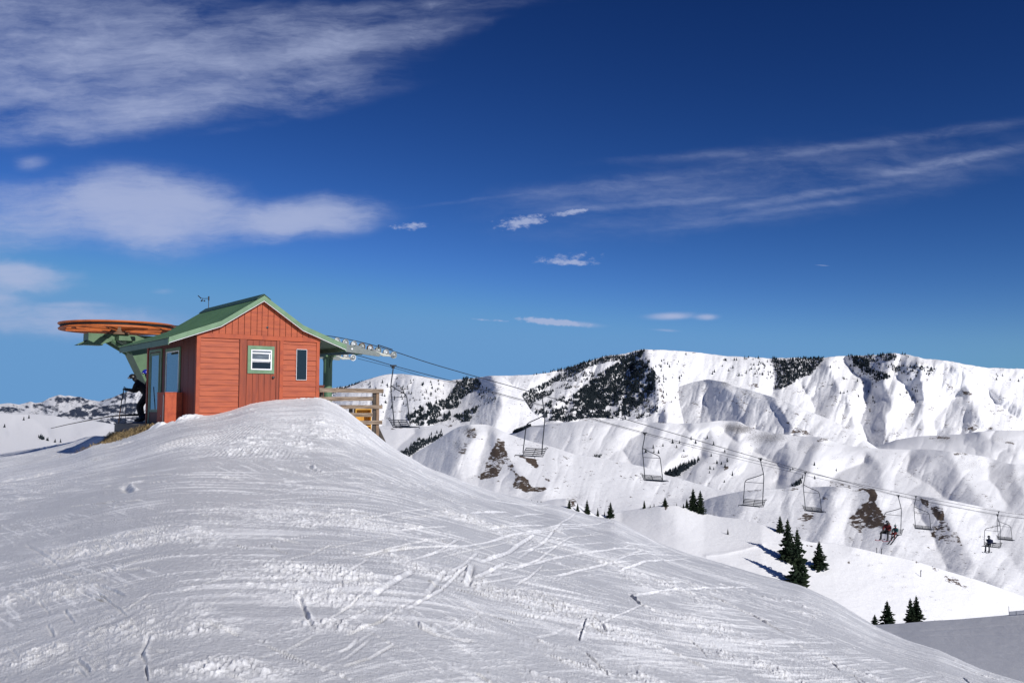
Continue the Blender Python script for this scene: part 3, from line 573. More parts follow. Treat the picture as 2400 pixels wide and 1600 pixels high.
# far left range
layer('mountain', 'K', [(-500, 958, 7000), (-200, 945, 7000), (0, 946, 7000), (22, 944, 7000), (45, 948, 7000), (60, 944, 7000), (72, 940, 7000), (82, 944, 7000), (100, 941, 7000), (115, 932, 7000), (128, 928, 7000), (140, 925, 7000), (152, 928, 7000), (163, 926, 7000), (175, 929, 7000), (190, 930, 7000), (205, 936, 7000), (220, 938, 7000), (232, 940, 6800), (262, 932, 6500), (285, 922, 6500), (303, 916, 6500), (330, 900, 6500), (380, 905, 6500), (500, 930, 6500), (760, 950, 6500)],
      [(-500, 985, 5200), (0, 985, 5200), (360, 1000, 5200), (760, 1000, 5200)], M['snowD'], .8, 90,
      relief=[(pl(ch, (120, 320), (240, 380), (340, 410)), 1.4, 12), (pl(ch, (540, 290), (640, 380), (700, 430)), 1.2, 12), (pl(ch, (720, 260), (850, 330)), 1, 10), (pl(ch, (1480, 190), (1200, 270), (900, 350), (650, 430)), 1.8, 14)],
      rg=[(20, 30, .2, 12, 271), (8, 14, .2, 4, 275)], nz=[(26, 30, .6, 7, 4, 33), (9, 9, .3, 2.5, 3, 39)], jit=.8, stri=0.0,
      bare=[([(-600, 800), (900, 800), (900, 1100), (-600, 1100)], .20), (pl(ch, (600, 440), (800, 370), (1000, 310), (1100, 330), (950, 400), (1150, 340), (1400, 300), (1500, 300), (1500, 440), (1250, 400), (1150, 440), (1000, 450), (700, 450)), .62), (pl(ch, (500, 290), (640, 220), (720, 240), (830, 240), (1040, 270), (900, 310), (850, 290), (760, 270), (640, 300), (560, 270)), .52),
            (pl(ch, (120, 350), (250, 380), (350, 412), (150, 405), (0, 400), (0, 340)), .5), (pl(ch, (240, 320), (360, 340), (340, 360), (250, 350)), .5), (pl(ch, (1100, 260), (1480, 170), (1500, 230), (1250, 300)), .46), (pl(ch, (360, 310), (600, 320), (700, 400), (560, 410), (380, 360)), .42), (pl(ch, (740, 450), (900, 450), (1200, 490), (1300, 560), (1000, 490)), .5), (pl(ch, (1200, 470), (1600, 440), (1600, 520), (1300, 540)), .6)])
# smooth white hills on the left
layer('hill', 'J', [(-600, 950, 950), (-250, 960, 930), (0, 967, 900), (42, 970, 900), (80, 970, 900), (128, 974, 890), (170, 982, 880), (202, 985, 870), (234, 988, 860), (262, 993, 850), (345, 1000, 840), (520, 1003, 840), (760, 990, 850)],
      [(-600, 1110, 520), (0, 1110, 500), (300, 1100, 500), (760, 1080, 560)], M['snowB'], 2.0, 120,
      relief=[(pl(ch, (330, 450), (500, 600), (600, 740)), -1.1, 30), (pl(ch, (900, 640), (1000, 600), (1120, 560)), 1.0, 18), (pl(ch, (100, 640), (300, 680), (450, 720), (560, 760)), 1.3, 16), (pl(ch, (0, 560), (60, 620)), -.7, 18)], rg=[(90, 90, .2, 12, 281)], nz=[(90, 60, 0, 8, 3, 43), (20, 12, 0, .5, 3, 49)],
      stub=[(150, 1005, 60, 12, .12), (10, 1035, 40, 20, .2)])
# low knolls at the foot of the mountain on the right
layer('hill', 'G2', [(2060, 1045, 1400), (2100, 1030, 1400), (2150, 1022, 1390), (2185, 1020, 1380), (2225, 1018, 1370), (2260, 1016, 1360), (2294, 1011, 1350), (2330, 1008, 1350), (2400, 1009, 1350), (2560, 1016, 1350)], [(2060, 1062, 1150), (2560, 1115, 1150)], M['snowB'], 1.6, 80,
      relief=[(pl(cd, (2160, 660), (2130, 720)), -1.2, 10), (pl(cd, (2060, 690), (2180, 760), (2300, 820)), 1.2, 24)], rg=[(44, 60, .4, 16, 261)], nz=[(70, 40, .4, 8, 3, 53), (16, 12, .3, 1.2, 3, 59)],
      bare=[(pl(cd, (1700, 712), (1860, 712), (1840, 735), (1700, 735)), .4), (pl(cd, (2200, 735), (2290, 760), (2280, 775), (2220, 752)), .35)], stub=[(2215, 1030, 40, 16, .7), (2340, 1030, 50, 14, .6), (2370, 1050, 50, 24, .5)])
# rolling ridge across the middle
layer('hill', 'F', [(600, 1080, 1100), (900, 1060, 1100), (1150, 1020, 1100), (1195, 1016, 1080), (1208, 1012, 1070), (1242, 999, 1050), (1290, 992, 1020), (1344, 988, 1000), (1412, 984, 1000), (1463, 984, 1000), (1507, 988, 1000), (1562, 991, 1000), (1600, 992, 1000), (1634, 991, 1000), (1685, 985, 1000), (1733, 987, 990), (1753, 999, 985), (1780, 1008, 980), (1811, 1014, 975), (1872, 1021, 970), (1926, 1024, 960), (1945, 1031, 955), (1985, 1043, 950), (2025, 1050, 950), (2060, 1051, 945), (2110, 1052, 940), (2178, 1052, 935), (2246, 1059, 930), (2307, 1069, 930), (2365, 1086, 920), (2396, 1089, 920), (2480, 1090, 910), (2560, 1095, 910)],
      [(1150, 1120, 720), (1500, 1190, 700), (1900, 1190, 660), (2560, 1260, 560)], M['snowB'], 1.5, 220,
      relief=[(pl(ce, (750, 70), (880, 180), (1020, 280), (1035, 350), (1010, 450)), -1.2, 22), (pl(ce, (330, 100), (260, 190), (130, 250), (90, 340), (40, 390), (80, 450), (150, 560)), -1.2, 20),
              (pl(ce, (1290, 170), (1450, 290), (1640, 400), (1800, 480), (1955, 560), (1975, 650), (1935, 770)), -1.9, 34), (pl(ce, (1330, 370), (1230, 440), (1225, 520), (1200, 580)), -1.0, 14),
              (pl(ce, (1000, 480), (880, 540), (720, 620), (600, 690)), -1.3, 26), (pl(ce, (560, 100), (480, 260), (420, 420), (380, 560)), 1.2, 30), (pl(ce, (900, 60), (860, 250), (760, 420), (620, 560)), 1.1, 30), (pl(ce, (1130, 130), (1180, 300), (1100, 430), (950, 640)), 1.1, 26), (pl(ce, (1480, 350), (1440, 500), (1300, 640), (1100, 740)), 1.2, 28),
              (pl(ce, (1640, 420), (1560, 560), (1500, 680)), -.9, 20), (pl(ce, (2000, 200), (2090, 420), (2060, 700)), 1.0, 34),
              (pl(cd, (1250, 890), (1160, 930), (1060, 970), (1030, 1010)), -1.5, 26), (pl(cd, (1560, 860), (1555, 900), (1540, 960), (1620, 1010), (1690, 1040), (1760, 1100), (1830, 1160)), -1.5, 30), (pl(cd, (2110, 920), (2110, 1010), (2180, 1090), (2230, 1170)), -1.6, 28),
              (pl(cd, (950, 740), (900, 850), (850, 960)), 1.2, 34), (pl(cd, (1250, 800), (1350, 900), (1380, 1050)), 1.3, 40), (pl(cd, (1850, 830), (1900, 950), (2000, 1080), (2080, 1170)), 1.4, 44), (pl(cd, (2290, 900), (2300, 1000), (2352, 1100)), 1.2, 36)],
      rg=[(58, 90, .5, 18, 231), (22, 50, .5, 4, 235)], nz=[(60, 55, .5, 7, 3, 63), (15, 16, .4, 1.0, 3, 69)],
      bare=[([(300, 700), (2700, 700), (2700, 1700), (300, 1700)], 0.001), (pl(cd, (940, 720), (985, 720), (1000, 740), (930, 750)), .46), (pl(cd, (270, 925), (330, 915), (320, 940), (280, 942)), .6), (pl(ce, (760, 460), (850, 450), (850, 480), (760, 492)), .42), (pl(ce, (1260, 590), (1350, 580), (1350, 625), (1280, 635)), .55), (pl(ce, (760, 760), (960, 830), (960, 845), (800, 775)), .4), (pl(ce, (1500, 60), (1700, 120), (1640, 130), (1540, 110)), .3), (pl(cd, (1000, 1020), (1150, 1040), (1160, 1070), (1010, 1060)), .35), (pl(cd, (1850, 820), (1960, 825), (1950, 840), (1880, 845)), .38)],
      stub=[(1730, 1003, 60, 18, 1.0), (1800, 1025, 80, 22, .8), (1900, 1045, 80, 26, .6), (1720, 1040, 40, 20, .45), (2150, 1075, 80, 18, .5), (2280, 1090, 60, 24, .6), (2370, 1120, 60, 30, .55), (2230, 1080, 30, 30, .4), (1960, 1120, 60, 20, .45)])
# left dark-backed ridge and the hill with the bare triangle
layer('hill', 'E', [(480, 1075, 640), (700, 1052, 640), (800, 1030, 640), (850, 1012, 640), (882, 999, 640), (930, 997, 640), (970, 1000, 640), (1000, 999, 640), (1030, 994, 640), (1052, 993, 640), (1100, 996, 630), (1160, 1010, 620)], [(800, 1100, 480), (1160, 1100, 480)], M['snowB'], 1.2, 110,
      relief=[(pl(cc, (500, 690), (430, 750), (390, 790), (370, 830)), -1.4, 20), (pl(cc, (560, 660), (480, 800), (420, 880)), 1.0, 24)], nz=[(50, 40, .4, 5, 3, 73), (12, 12, .3, .7, 3, 79)],
      bare=[(pl(cc, (320, 650), (450, 636), (440, 655), (340, 665)), .4), (pl(cc, (690, 640), (760, 628), (800, 634), (740, 650)), .35)], stub=[(1000, 1005, 50, 8, .5), (905, 1002, 40, 8, .5)])
layer('hill', 'D', [(480, 1225, 500), (780, 1160, 512), (900, 1105, 520), (940, 1082, 525), (956, 1071, 530), (1000, 1046, 535), (1040, 1020, 540), (1062, 1006, 540), (1080, 998, 540), (1100, 994, 540), (1130, 993, 540), (1147, 996, 540), (1160, 1001, 535), (1191, 1016, 530), (1242, 1033, 520), (1293, 1046, 515), (1344, 1063, 510), (1412, 1073, 505), (1463, 1084, 500), (1514, 1094, 495), (1558, 1112, 490), (1592, 1120, 485), (1634, 1133, 480), (1676, 1145, 475), (1718, 1153, 470), (1760, 1164, 468)],
      [(900, 1230, 330), (1300, 1260, 330), (1760, 1260, 330)], M['snowB'], 1.1, 230,
      relief=[(pl(cc, (1080, 730), (1130, 800), (1180, 900), (1260, 1010), (1400, 1070)), 1.5, 44), (pl(cc, (900, 640), (930, 700), (860, 800), (800, 900)), 1.2, 34), (pl(cc, (1000, 680), (980, 820), (930, 980)), -1.0, 34), (pl(cc, (1500, 900), (1600, 1000), (1700, 1100)), .6, 50), (pl(ce, (300, 800), (420, 900), (600, 980), (760, 985)), -1.4, 30)],
      rg=[(60, 110, .3, 14, 251), (20, 60, .4, 3, 255)], nz=[(90, 70, .4, 7, 3, 83), (14, 14, .3, .7, 3, 89)],
      bare=[([(300, 700), (2700, 700), (2700, 1700), (300, 1700)], 0.001), (pl(cc, (1075, 728), (1138, 742), (1125, 800), (1150, 860), (1115, 920), (1080, 990), (950, 1012), (990, 920), (1030, 830), (1060, 770)), .52),
            (pl(cc, (1140, 830), (1185, 900), (1200, 960), (1150, 960), (1130, 900)), .42), (pl(cc, (1190, 950), (1230, 990), (1270, 1000), (1305, 1050), (1290, 1095), (1190, 1070), (1180, 1010)), .58), (pl(cc, (1290, 1055), (1390, 1055), (1415, 1075), (1400, 1095), (1300, 1095), (1270, 1080)), .60),
            (pl(cc, (1225, 820), (1285, 840), (1290, 870), (1230, 850)), .46), (pl(cc, (1285, 850), (1350, 870), (1365, 925), (1330, 925), (1280, 880)), .62), (pl(cc, (1370, 960), (1410, 1000), (1450, 1040), (1400, 1020)), .4), (pl(cc, (935, 980), (960, 985), (950, 1005)), .55),
            (pl(cc, (880, 655), (930, 650), (935, 700), (880, 760), (850, 830), (795, 850), (830, 790), (860, 700)), .31), (pl(cc, (1550, 1135), (1620, 1150), (1600, 1176), (1500, 1176)), .5)],
      stub=[(1030, 1100, 60, 50, .35), (1100, 1010, 26, 18, .9), (1075, 1045, 18, 24, .7), (1140, 1080, 40, 50, .42), (1230, 1165, 90, 22, .42), (1260, 1130, 40, 20, .35), (1350, 1165, 30, 12, .6)])
# lower right hill
layer('hill', 'C', [(1100, 1300, 440), (1400, 1250, 435), (1560, 1215, 430), (1600, 1196, 425), (1640, 1178, 425), (1665, 1166, 425), (1700, 1158, 420), (1745, 1149, 420), (1789, 1146, 420), (1834, 1145, 420), (1852, 1140, 420), (1901, 1141, 420), (1945, 1139, 420), (1979, 1141, 420), (2012, 1143, 420), (2046, 1145, 420), (2062, 1149, 418), (2150, 1160, 410), (2230, 1172, 400), (2330, 1193, 395), (2400, 1205, 390), (2560, 1240, 380)],
      [(1560, 1330, 240), (1900, 1370, 240), (2560, 1470, 240)], M['snowB'], 1.3, 230,
      relief=[(pl(cf, (380, 440), (260, 560), (160, 720), (100, 800)), 1.0, 40), (pl(cf, (900, 420), (940, 600), (900, 800), (850, 960)), -.6, 40), (pl(cf, (1170, 420), (1150, 650), (1080, 850), (1000, 980)), 1.2, 40), (pl(cf, (1560, 420), (1600, 600), (1700, 780), (1792, 950)), 1.3, 48), (pl(cf, (1300, 700), (1250, 880), (1250, 1000)), -.8, 34),
              (pl(cg, (480, 100), (600, 300), (700, 500), (760, 620)), -1.0, 30), (pl(cg, (700, 100), (850, 350), (1000, 600), (1200, 780)), 1.2, 50), (pl(cg, (1050, 200), (1200, 450), (1394, 700)), -.7, 50)],
      rg=[(64, 110, .5, 14, 241), (22, 60, .5, 4, 245)], nz=[(80, 80, .5, 8, 3, 93), (14, 16, .4, .8, 3, 99)],
      bare=[([(300, 700), (2700, 700), (2700, 1700), (300, 1700)], 0.001), (pl(cf, (1400, 418), (1580, 430), (1592, 500), (1580, 560), (1620, 640), (1690, 740), (1640, 800), (1560, 835), (1480, 820), (1440, 760), (1400, 700), (1450, 610), (1490, 560), (1510, 490), (1480, 450)), .66),
            (pl(cf, (1285, 760), (1370, 660), (1450, 560), (1520, 700), (1560, 820), (1640, 760), (1740, 790), (1700, 880), (1600, 830), (1450, 910), (1340, 850)), .40), (pl(cf, (1300, 930), (1450, 930), (1430, 980), (1300, 980)), .36),
            (pl(cf, (750, 740), (830, 665), (930, 680), (900, 760), (800, 760)), .44), (pl(cf, (570, 440), (690, 405), (800, 400), (760, 440), (640, 455)), .42), (pl(cf, (210, 440), (380, 432), (360, 455), (240, 455)), .4), (pl(cf, (1010, 500), (1070, 530), (1050, 560), (1010, 540)), .42), (pl(cf, (1090, 330), (1320, 370), (1310, 415), (1090, 380)), .38),
            (pl(cg, (520, 55), (600, 75), (640, 150), (560, 110)), .62), (pl(cg, (640, 130), (720, 140), (750, 240), (690, 250), (640, 190)), .56), (pl(cg, (700, 200), (770, 250), (850, 360), (900, 450), (760, 430), (640, 370), (640, 290), (700, 280)), .40)],
      stub=[(1740, 1200, 50, 20, .4), (1850, 1180, 60, 20, .35), (1800, 1215, 60, 20, .4), (2010, 1150, 60, 10, .6), (1960, 1145, 40, 10, .6), (2000, 1230, 60, 30, .35), (2190, 1230, 50, 50, .2)])
# ski hill with the conifers
layer('hill', 'L', [(480, 1290, 185), (800, 1225, 188), (950, 1190, 190), (1050, 1172, 190), (1100, 1166, 190), (1200, 1172, 195), (1240, 1177, 195), (1272, 1175, 195), (1300, 1169, 195), (1328, 1168, 195), (1350, 1178, 195), (1390, 1203, 195), (1420, 1207, 195), (1456, 1198, 200), (1500, 1191, 200), (1548, 1184, 200), (1584, 1184, 200), (1614, 1188, 200), (1650, 1202, 198), (1686, 1210, 196), (1733, 1215, 194), (1785, 1229, 190), (1834, 1244, 188), (1872, 1261, 186), (1901, 1270, 185), (1957, 1273, 186), (2012, 1284, 186), (2080, 1300, 186), (2143, 1313, 186), (2215, 1336, 186), (2287, 1357, 186), (2344, 1377, 186), (2400, 1397, 186), (2600, 1450, 180)],
      [(1050, 1330, 120), (1400, 1400, 130), (1900, 1520, 140), (2100, 1520, 150), (2400, 1530, 165), (2600, 1560, 165)], M['snowA'], 1.3, 230,
      relief=[([(1420, 1207), (1390, 1240), (1340, 1290)], -.9, 20), ([(1328, 1168), (1345, 1185), (1370, 1205)], 1.0, 14), (pl(cf, (380, 1010), (200, 1060), (0, 1100), (-200, 1130)), 1.0, 5), (pl(cf, (600, 1000), (800, 975), (1000, 985)), .6, 5), ([(1560, 1190), (1600, 1260), (1700, 1330)], .4, 50), ([(2000, 1290), (2080, 1360), (2200, 1450)], .35, 40)],
      nz=[(110, 70, .4, 4, 3, 103), (14, 8, 0, .25, 3, 109)],
      bare=[(pl(lambda x, y: (1150 + x / 3.92, 1100 + y / 3.92), (690, 265), (740, 262), (800, 330), (740, 350), (700, 320)), .5), (pl(lambda x, y: (1150 + x / 3.92, 1100 + y / 3.92), (1580, 335), (1625, 335), (1625, 370), (1590, 380)), .46), (pl(cf, (1040, 1040), (1220, 1110), (1210, 1135), (1050, 1080)), .30), (pl(cf, (820, 1010), (910, 1010), (900, 1035)), .34), (pl(cf, (1240, 1170), (1300, 1160), (1310, 1220), (1250, 1210)), .32), (pl(cf, (160, 740), (520, 840), (500, 850), (200, 760)), .30),
            (pl(cg, (750, 690), (860, 680), (900, 790), (760, 740)), .27), (pl(cg, (880, 780), (1000, 740), (960, 810), (890, 830)), .27), (pl(cg, (500, 570), (580, 585), (520, 605)), .33), (pl(cg, (620, 605), (740, 650), (720, 660), (640, 630)), .33), (pl(cg, (860, 680), (1000, 715), (960, 720)), .3)],
      stub=[(1345, 1172, 20, 14, .8), (1960, 1290, 80, 14, .15)] + [(2010 + i * 26 + 6 * (i % 3), 1300 + i * 19 + 7 * (i % 4), 15, 5, .62) for i in range(8)] + [(2035 + i * 27 + 5 * (i % 3), 1297 + i * 18 + 6 * (i % 3), 14, 5, .58) for i in range(8)] + [(2090 + i * 24, 1325 + i * 15, 13, 4.5, .5) for i in range(6)])
# groomed run at the lower right
layer('ski_run', 'N', [(1300, 1600, 84), (1700, 1525, 83), (1900, 1487, 82), (1980, 1475, 81), (2040, 1464, 80), (2110, 1460, 79), (2180, 1454, 78), (2250, 1450, 77), (2330, 1443, 76), (2400, 1437, 75), (2600, 1420, 72)], [(1300, 1720, 50), (1900, 1660, 50), (2600, 1680, 50)], M['snow'], 1.3, 170,
      relief=[([(2060, 1484), (2200, 1476), (2400, 1462)], -1.2, 2.0), ([(2100, 1492), (2300, 1486), (2420, 1490)], -.9, 2.0)], nz=[(60, 20, 0, 2.0, 3, 113), (24, 3, 0, .8, 3, 119), (6, 2.5, 0, .35, 2, 129)])
# valley floor reaching the horizon
gm_ = MB(); gm_.v = [(-60000, -60000, -420), (60000, -60000, -420), (60000, 60000, -420), (-60000, 60000, -420)]; gm_.f = [(0, 1, 2, 3)]
tag(gm_.build('valley_floor', M['snowD']), kind='structure')

# ------------------------------------------------------------ lift hut
HA = math.atan2(.6066, .795); HX, HY = -7.72, 22.0; ZB = -.62
def hw(s, t, z): return Vector((HX + .795 * s - .6066 * t, HY + .6066 * s + .795 * t, z))
W, DP = 3.19, 4.25
def build_hut():
    hut = thing('lift_hut', (HX, HY, ZB), 'small orange lift operator hut with green metal roof on the snowy crest', 'hut', rz=HA)
    Z = lambda z: z - ZB
    RL = [(-.75, 1.53), (.51, 1.99), (1.605, 2.70), (2.69, 1.99), (3.94, 1.53)]
    def roofz(x): return float(np.interp(x, [p[0] for p in RL], [p[1] for p in RL]))
    # body with openings closed by the fitted panels in front of it
    b = MB(); b.bx(.02, W - .02, .02, DP, 0, Z(1.72))
    b.prism([(.02, Z(1.72)), (W - .02, Z(1.72)), (W - .02, Z(roofz(W)) - .03), (2.69, Z(1.95)), (1.605, Z(2.66)), (.51, Z(1.95)), (.02, Z(roofz(0)) - .03)], 1, .02, DP)
    wall = b.build('wall', M['wallside'], hut)
    # lap siding, front left and front right
    def laps(x0, x1):
        m = MB(); z = 1.575; k = 0
        while z > -.62:
            z0 = max(z - .1365, -.62); e = .0015 * ((k * 37) % 5)
            m.prism([(-.004, Z(z) - .004), (-.012 - e, Z(z) - .006), (-.026 - e, Z(z0) + .004), (-.026 - e, Z(z0)), (-.004, Z(z0))], 0, x0, x1); z -= .1365; k += 1
        m.prism([(-.004, Z(1.645)), (-.012, Z(1.645)), (-.02, Z(1.58)), (-.004, Z(1.58))], 0, x0, x1)
        return m.build('siding', M['siding'], hut)
    laps(.055, 1.02); laps(2.20, 3.12)
    bk = MB(); bk.bx(.03, W - .03, -.003, .02, 0, Z(1.79)); bk.build('backing_board', M['groove'], hut)
    tr = MB(); tr.bx(-.045, .05, -.034, .055, 0, Z(1.655)); tr.build('corner_board', M['trimor'], hut)
    tr = MB(); tr.bx(3.125, 3.215, -.034, .055, 0, Z(1.655)); tr.build('corner_board', M['trimor'], hut)
    tr = MB(); tr.bx(-.05, 3.225, -.040, -.004, Z(1.655), Z(1.765)); tr.build('band_board', M['trimor'], hut)
    # gable boards
    g = MB(); xs = [0.0, .16, .335, .50, .665, .83, .985, 1.145, 1.31, 1.475, 1.605, 1.765, 1.925, 2.09, 2.25, 2.41, 2.57, 2.73, 2.89, 3.05, 3.19]
    for i in range(len(xs) - 1):
        a, c = xs[i] + .006, xs[i + 1] - .006; d = -.022 - .003 * ((i * 3) % 3); ps = [(a, Z(1.768)), (c, Z(1.768)), (c, Z(roofz(c)) + .01)]
        for bx_ in (.51, 1.605, 2.69):
            if a < bx_ < c: ps.append((bx_, Z(roofz(bx_)) + .01))
        ps.append((a, Z(roofz(a)) + .01)); g.prism(ps, 1, d, -.003)
    gb = g.build('gable_boards', M['siding'], hut)
    kn = MB(); kn.lathe([(.028, 0), (.03, .006), (0, .012)], (1.75, -.026, Z(1.985)), Matrix.Rotation(R(90), 3, 'X'), 14); kn.build('vent_hole', M['black'], hut)
    for (x, z, r) in ((.665, 2.04, .012), (1.60, 2.36, .009), (1.60, 2.24, .008), (1.9, 2.2, .008), (1.55, 2.52, .008)): kn = MB(); kn.lathe([(r, 0), (r, .004), (0, .006)], (x, -.026, Z(z)), Matrix.Rotation(R(90), 3, 'X'), 8); kn.build('knot', M['groove'], gb)
    # boarded front door
    door = MB(); door.bx(1.04, 1.215, -.030, -.003, 0, Z(1.648)); door.bx(2.015, 2.085, -.030, -.003, 0, Z(1.648))
    dx = [1.223, 1.38, 1.54, 1.695, 1.855, 2.008]
    for i in range(5): door.bx(dx[i] + .004, dx[i + 1] - .004, -.024 - .002 * (i % 2), -.003, 0, Z(1.64))
    dr = door.build('door', M['door'], hut)
    k = MB(); k.lathe([(.0, -.05), (.03, -.045), (.036, -.02), (.03, 0)], (1.925, -.028, Z(.70)), Matrix.Rotation(R(-90), 3, 'X'), 14); k.build('knob', M['black'], dr)
    jb = MB(); jb.bx(2.088, 2.098, -.031, -.002, 0, Z(1.652)); jb.build('gap', M['groove'], dr)
    jb = MB(); jb.bx(2.10, 2.195, -.036, -.003, 0, Z(1.653)); jb.build('door_jamb', M['trimor'], hut)
    # window in the door
    wf = MB(); wf.bx(1.238, 1.945, -.052, -.030, Z(1.405), Z(1.50)); wf.bx(1.238, 1.945, -.052, -.030, Z(.795), Z(.885)); wf.bx(1.238, 1.318, -.050, -.030, Z(.885), Z(1.405)); wf.bx(1.875, 1.945, -.050, -.030, Z(.885), Z(1.405))
    win = wf.build('window', M['greentrim'], hut)
    vf = MB(); x0, x1, z0, z1 = 1.322, 1.872, .888, 1.402
    vf.bx(x0, x1, -.062, -.031, Z(z1 - .03), Z(z1)); vf.bx(x0, x1, -.062, -.031, Z(z0), Z(z0 + .028)); vf.bx(x0, x0 + .028, -.061, -.031, Z(z0 + .028), Z(z1 - .03)); vf.bx(x1 - .028, x1, -.061, -.031, Z(z0 + .028), Z(z1 - .03))
    vf.bx(x0 + .03, x1 - .03, -.060, -.031, Z(1.112), Z(1.158)); vf.bx(x0 + .03, x1 - .032, -.056, -.031, Z(1.298), Z(1.328)); vf.bx(x1 - .075, x1 - .045, -.054, -.031, Z(1.158), Z(1.298)); vf.bx(x0 + .03, x1 - .05, -.050, -.031, Z(1.085), Z(1.096))
    vf.build('sash', M['white'], win)
    pn = MB(); pn.bx(x0 + .02, x1 - .02, -.040, -.0305, Z(1.15), Z(1.39)); pn.build('upper_pane', M['glassin'], win)
    pn = MB(); pn.bx(x0 + .02, x1 - .02, -.042, -.0305, Z(z0 + .02), Z(1.12)); pn.build('lower_pane', M['glassdark'], win)
    # tall narrow dark panel in a white frame
    pf = MB(); x0, x1, z0, z1 = 2.552, 2.842, .645, 1.455
    pf.bx(x0, x1, -.058, -.028, Z(z1 - .009), Z(z1)); pf.bx(x0, x1, -.058, -.028, Z(z0), Z(z0 + .009)); pf.bx(x0, x0 + .008, -.058, -.028, Z(z0), Z(z1)); pf.bx(x1 - .008, x1, -.058, -.028, Z(z0), Z(z1))
    f = pf.build('solar_panel', M['white'], hut); pn = MB(); pn.bx(x0 + .011, x1 - .011, -.054, -.027, Z(z0 + .011), Z(z1 - .011)); pn.build('panel_face', M['panelglass'], f)
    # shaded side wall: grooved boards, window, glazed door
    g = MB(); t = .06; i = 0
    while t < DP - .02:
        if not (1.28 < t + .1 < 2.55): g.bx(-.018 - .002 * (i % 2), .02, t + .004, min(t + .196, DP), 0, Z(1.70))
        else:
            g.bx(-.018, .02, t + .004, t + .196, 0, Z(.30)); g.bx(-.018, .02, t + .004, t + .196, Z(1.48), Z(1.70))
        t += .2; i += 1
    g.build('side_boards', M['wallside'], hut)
    def frame(t0, t1, z0, z1, w, m, name, parent, x=-.045):
        q = MB(); q.bx(x, -.02, t0, t1, Z(z1 - w), Z(z1)); q.bx(x, -.02, t0, t1, Z(z0), Z(z0 + w)); q.bx(x, -.02, t0, t0 + w, Z(z0 + w), Z(z1 - w)); q.bx(x, -.02, t1 - w, t1, Z(z0 + w), Z(z1 - w)); return q.build(name, m, parent)
    sw = frame(1.28, 2.53, .22, 1.485, .085, M['greentrim'], 'window', hut); frame(1.365, 2.445, .305, 1.40, .03, M['white'], 'sash', sw, -.052)
    p = MB(); p.bx(-.042, .0, 1.38, 2.43, Z(.32), Z(1.38)); p.build('pane', M['glasssky'], sw)
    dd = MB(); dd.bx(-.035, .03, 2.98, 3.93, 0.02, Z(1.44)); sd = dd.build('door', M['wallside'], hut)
    frame(3.04, 3.88, -.2, 1.42, .07, M['greentrim'], 'door_frame', sd, -.052); p = MB(); p.bx(-.044, -.03, 3.10, 3.82, Z(-.14), Z(1.36)); p.build('pane', M['glasssky'], sd)
    hd = MB(); hd.bx(-.09, -.05, 3.0, 3.03, Z(.15), Z(.32)); hd.build('handle', M['galv'], sd)
    tr = MB(); tr.bx(-.05, -.018, 2.88, 2.97, 0, Z(1.52)); tr.bx(-.05, -.018, 3.94, 4.03, 0, Z(1.52)); tr.bx(-.05, -.018, 2.97, 3.94, Z(1.45), Z(1.52)); tr.build('door_frame', M['greentrim'], hut)
    tr = MB(); tr.bx(-.045, .05, DP - .08, DP + .03, 0, Z(1.68)); tr.build('corner_board', M['trimor'], hut)
    # roof: ribbed metal sheets with real ribs
    T0, T1 = -.13, DP + .12
    prof = []
    for (xa, za), (xb, zb) in zip(RL[:-1], RL[1:]):
        for k in range(6): prof.append((xa + (xb - xa) * k / 6, za + (zb - za) * k / 6))
    prof.append(RL[-1]); nt_ = int((T1 - T0) / .0125); ts = np.linspace(T0, T1, nt_)
    tri = np.abs(((ts - T0) / .10) % 1 - .5) * 2; rib = .022 * smooth(tri, .30, .75)
    top = [[(x, t, Z(z) + .075 + r) for t, r in zip(ts, rib)] for x, z in prof]; bot = [[(x, t, Z(z) + .058) for t in ts] for x, z in prof]
    P = np.array(top + bot[::-1] + top[:1]); me = grid_mesh('roof', P); roof = link('roof', me, M['greenroof'], hut)
    rc = MB(); rc.prism([(1.42, Z(2.685)), (1.605, Z(2.815)), (1.79, Z(2.685)), (1.79, Z(2.705)), (1.605, Z(2.838)), (1.42, Z(2.705))], 1, T0 - .01, T1); rc.build('ridge_cap', M['greendark'], roof)
    # pale trim along the gable edge and boards under the eaves
    f = MB()
    for (xa, za), (xb, zb) in zip(RL[:-1], RL[1:]): f.prism([(xa, Z(za) - .040), (xb, Z(zb) - .040), (xb, Z(zb) + .090), (xa, Z(za) + .090)], 1, T0 - .03, T0 - .004)
    f.build('barge_board', M['greentrim'], roof)
    f = MB()
    for (xa, za), (xb, zb) in zip(RL[:-1], RL[1:]): f.prism([(xa, Z(za) - .056), (xb, Z(zb) - .056), (xb, Z(zb) - .042), (xa, Z(za) - .042)], 1, T0 - .02, T0 + .02)
    f.build('drip_edge', M['white'], roof)
    for x in (-.75, 3.94):
        f = MB(); f.bx(x - .012 if x < 0 else x - .01, x + .014, T0 + .0, T1, Z(1.44), Z(1.58)); f.build('fascia', M['greensteel'] if x < 0 else M['greentrim'], roof)
    f = MB()
    for (xa, za), (xb, zb) in ((RL[0], (.0, 1.805)), ((3.19, 1.805), RL[-1])): f.prism([(xa, Z(za) + .02), (xb, Z(zb) + .02), (xb, Z(zb) + .05), (xa, Z(za) + .05)], 1, T0, T1)
    f.build('soffit', M['greensteel'], roof)
    # wooden box against the side wall
    bx = thing('storage_box', tuple(hw(-.44, 1.1, -.60)), 'waist high orange plywood box against the hut side wall', 'box', rz=HA)
    q = MB(); q.bx(0, .42, 0, .66, 0, .89); q.build('body', M['boxor'], bx); q = MB(); q.bx(-.01, .43, -.012, .672, .89, .915); q.build('lid', M['boxor'], bx)
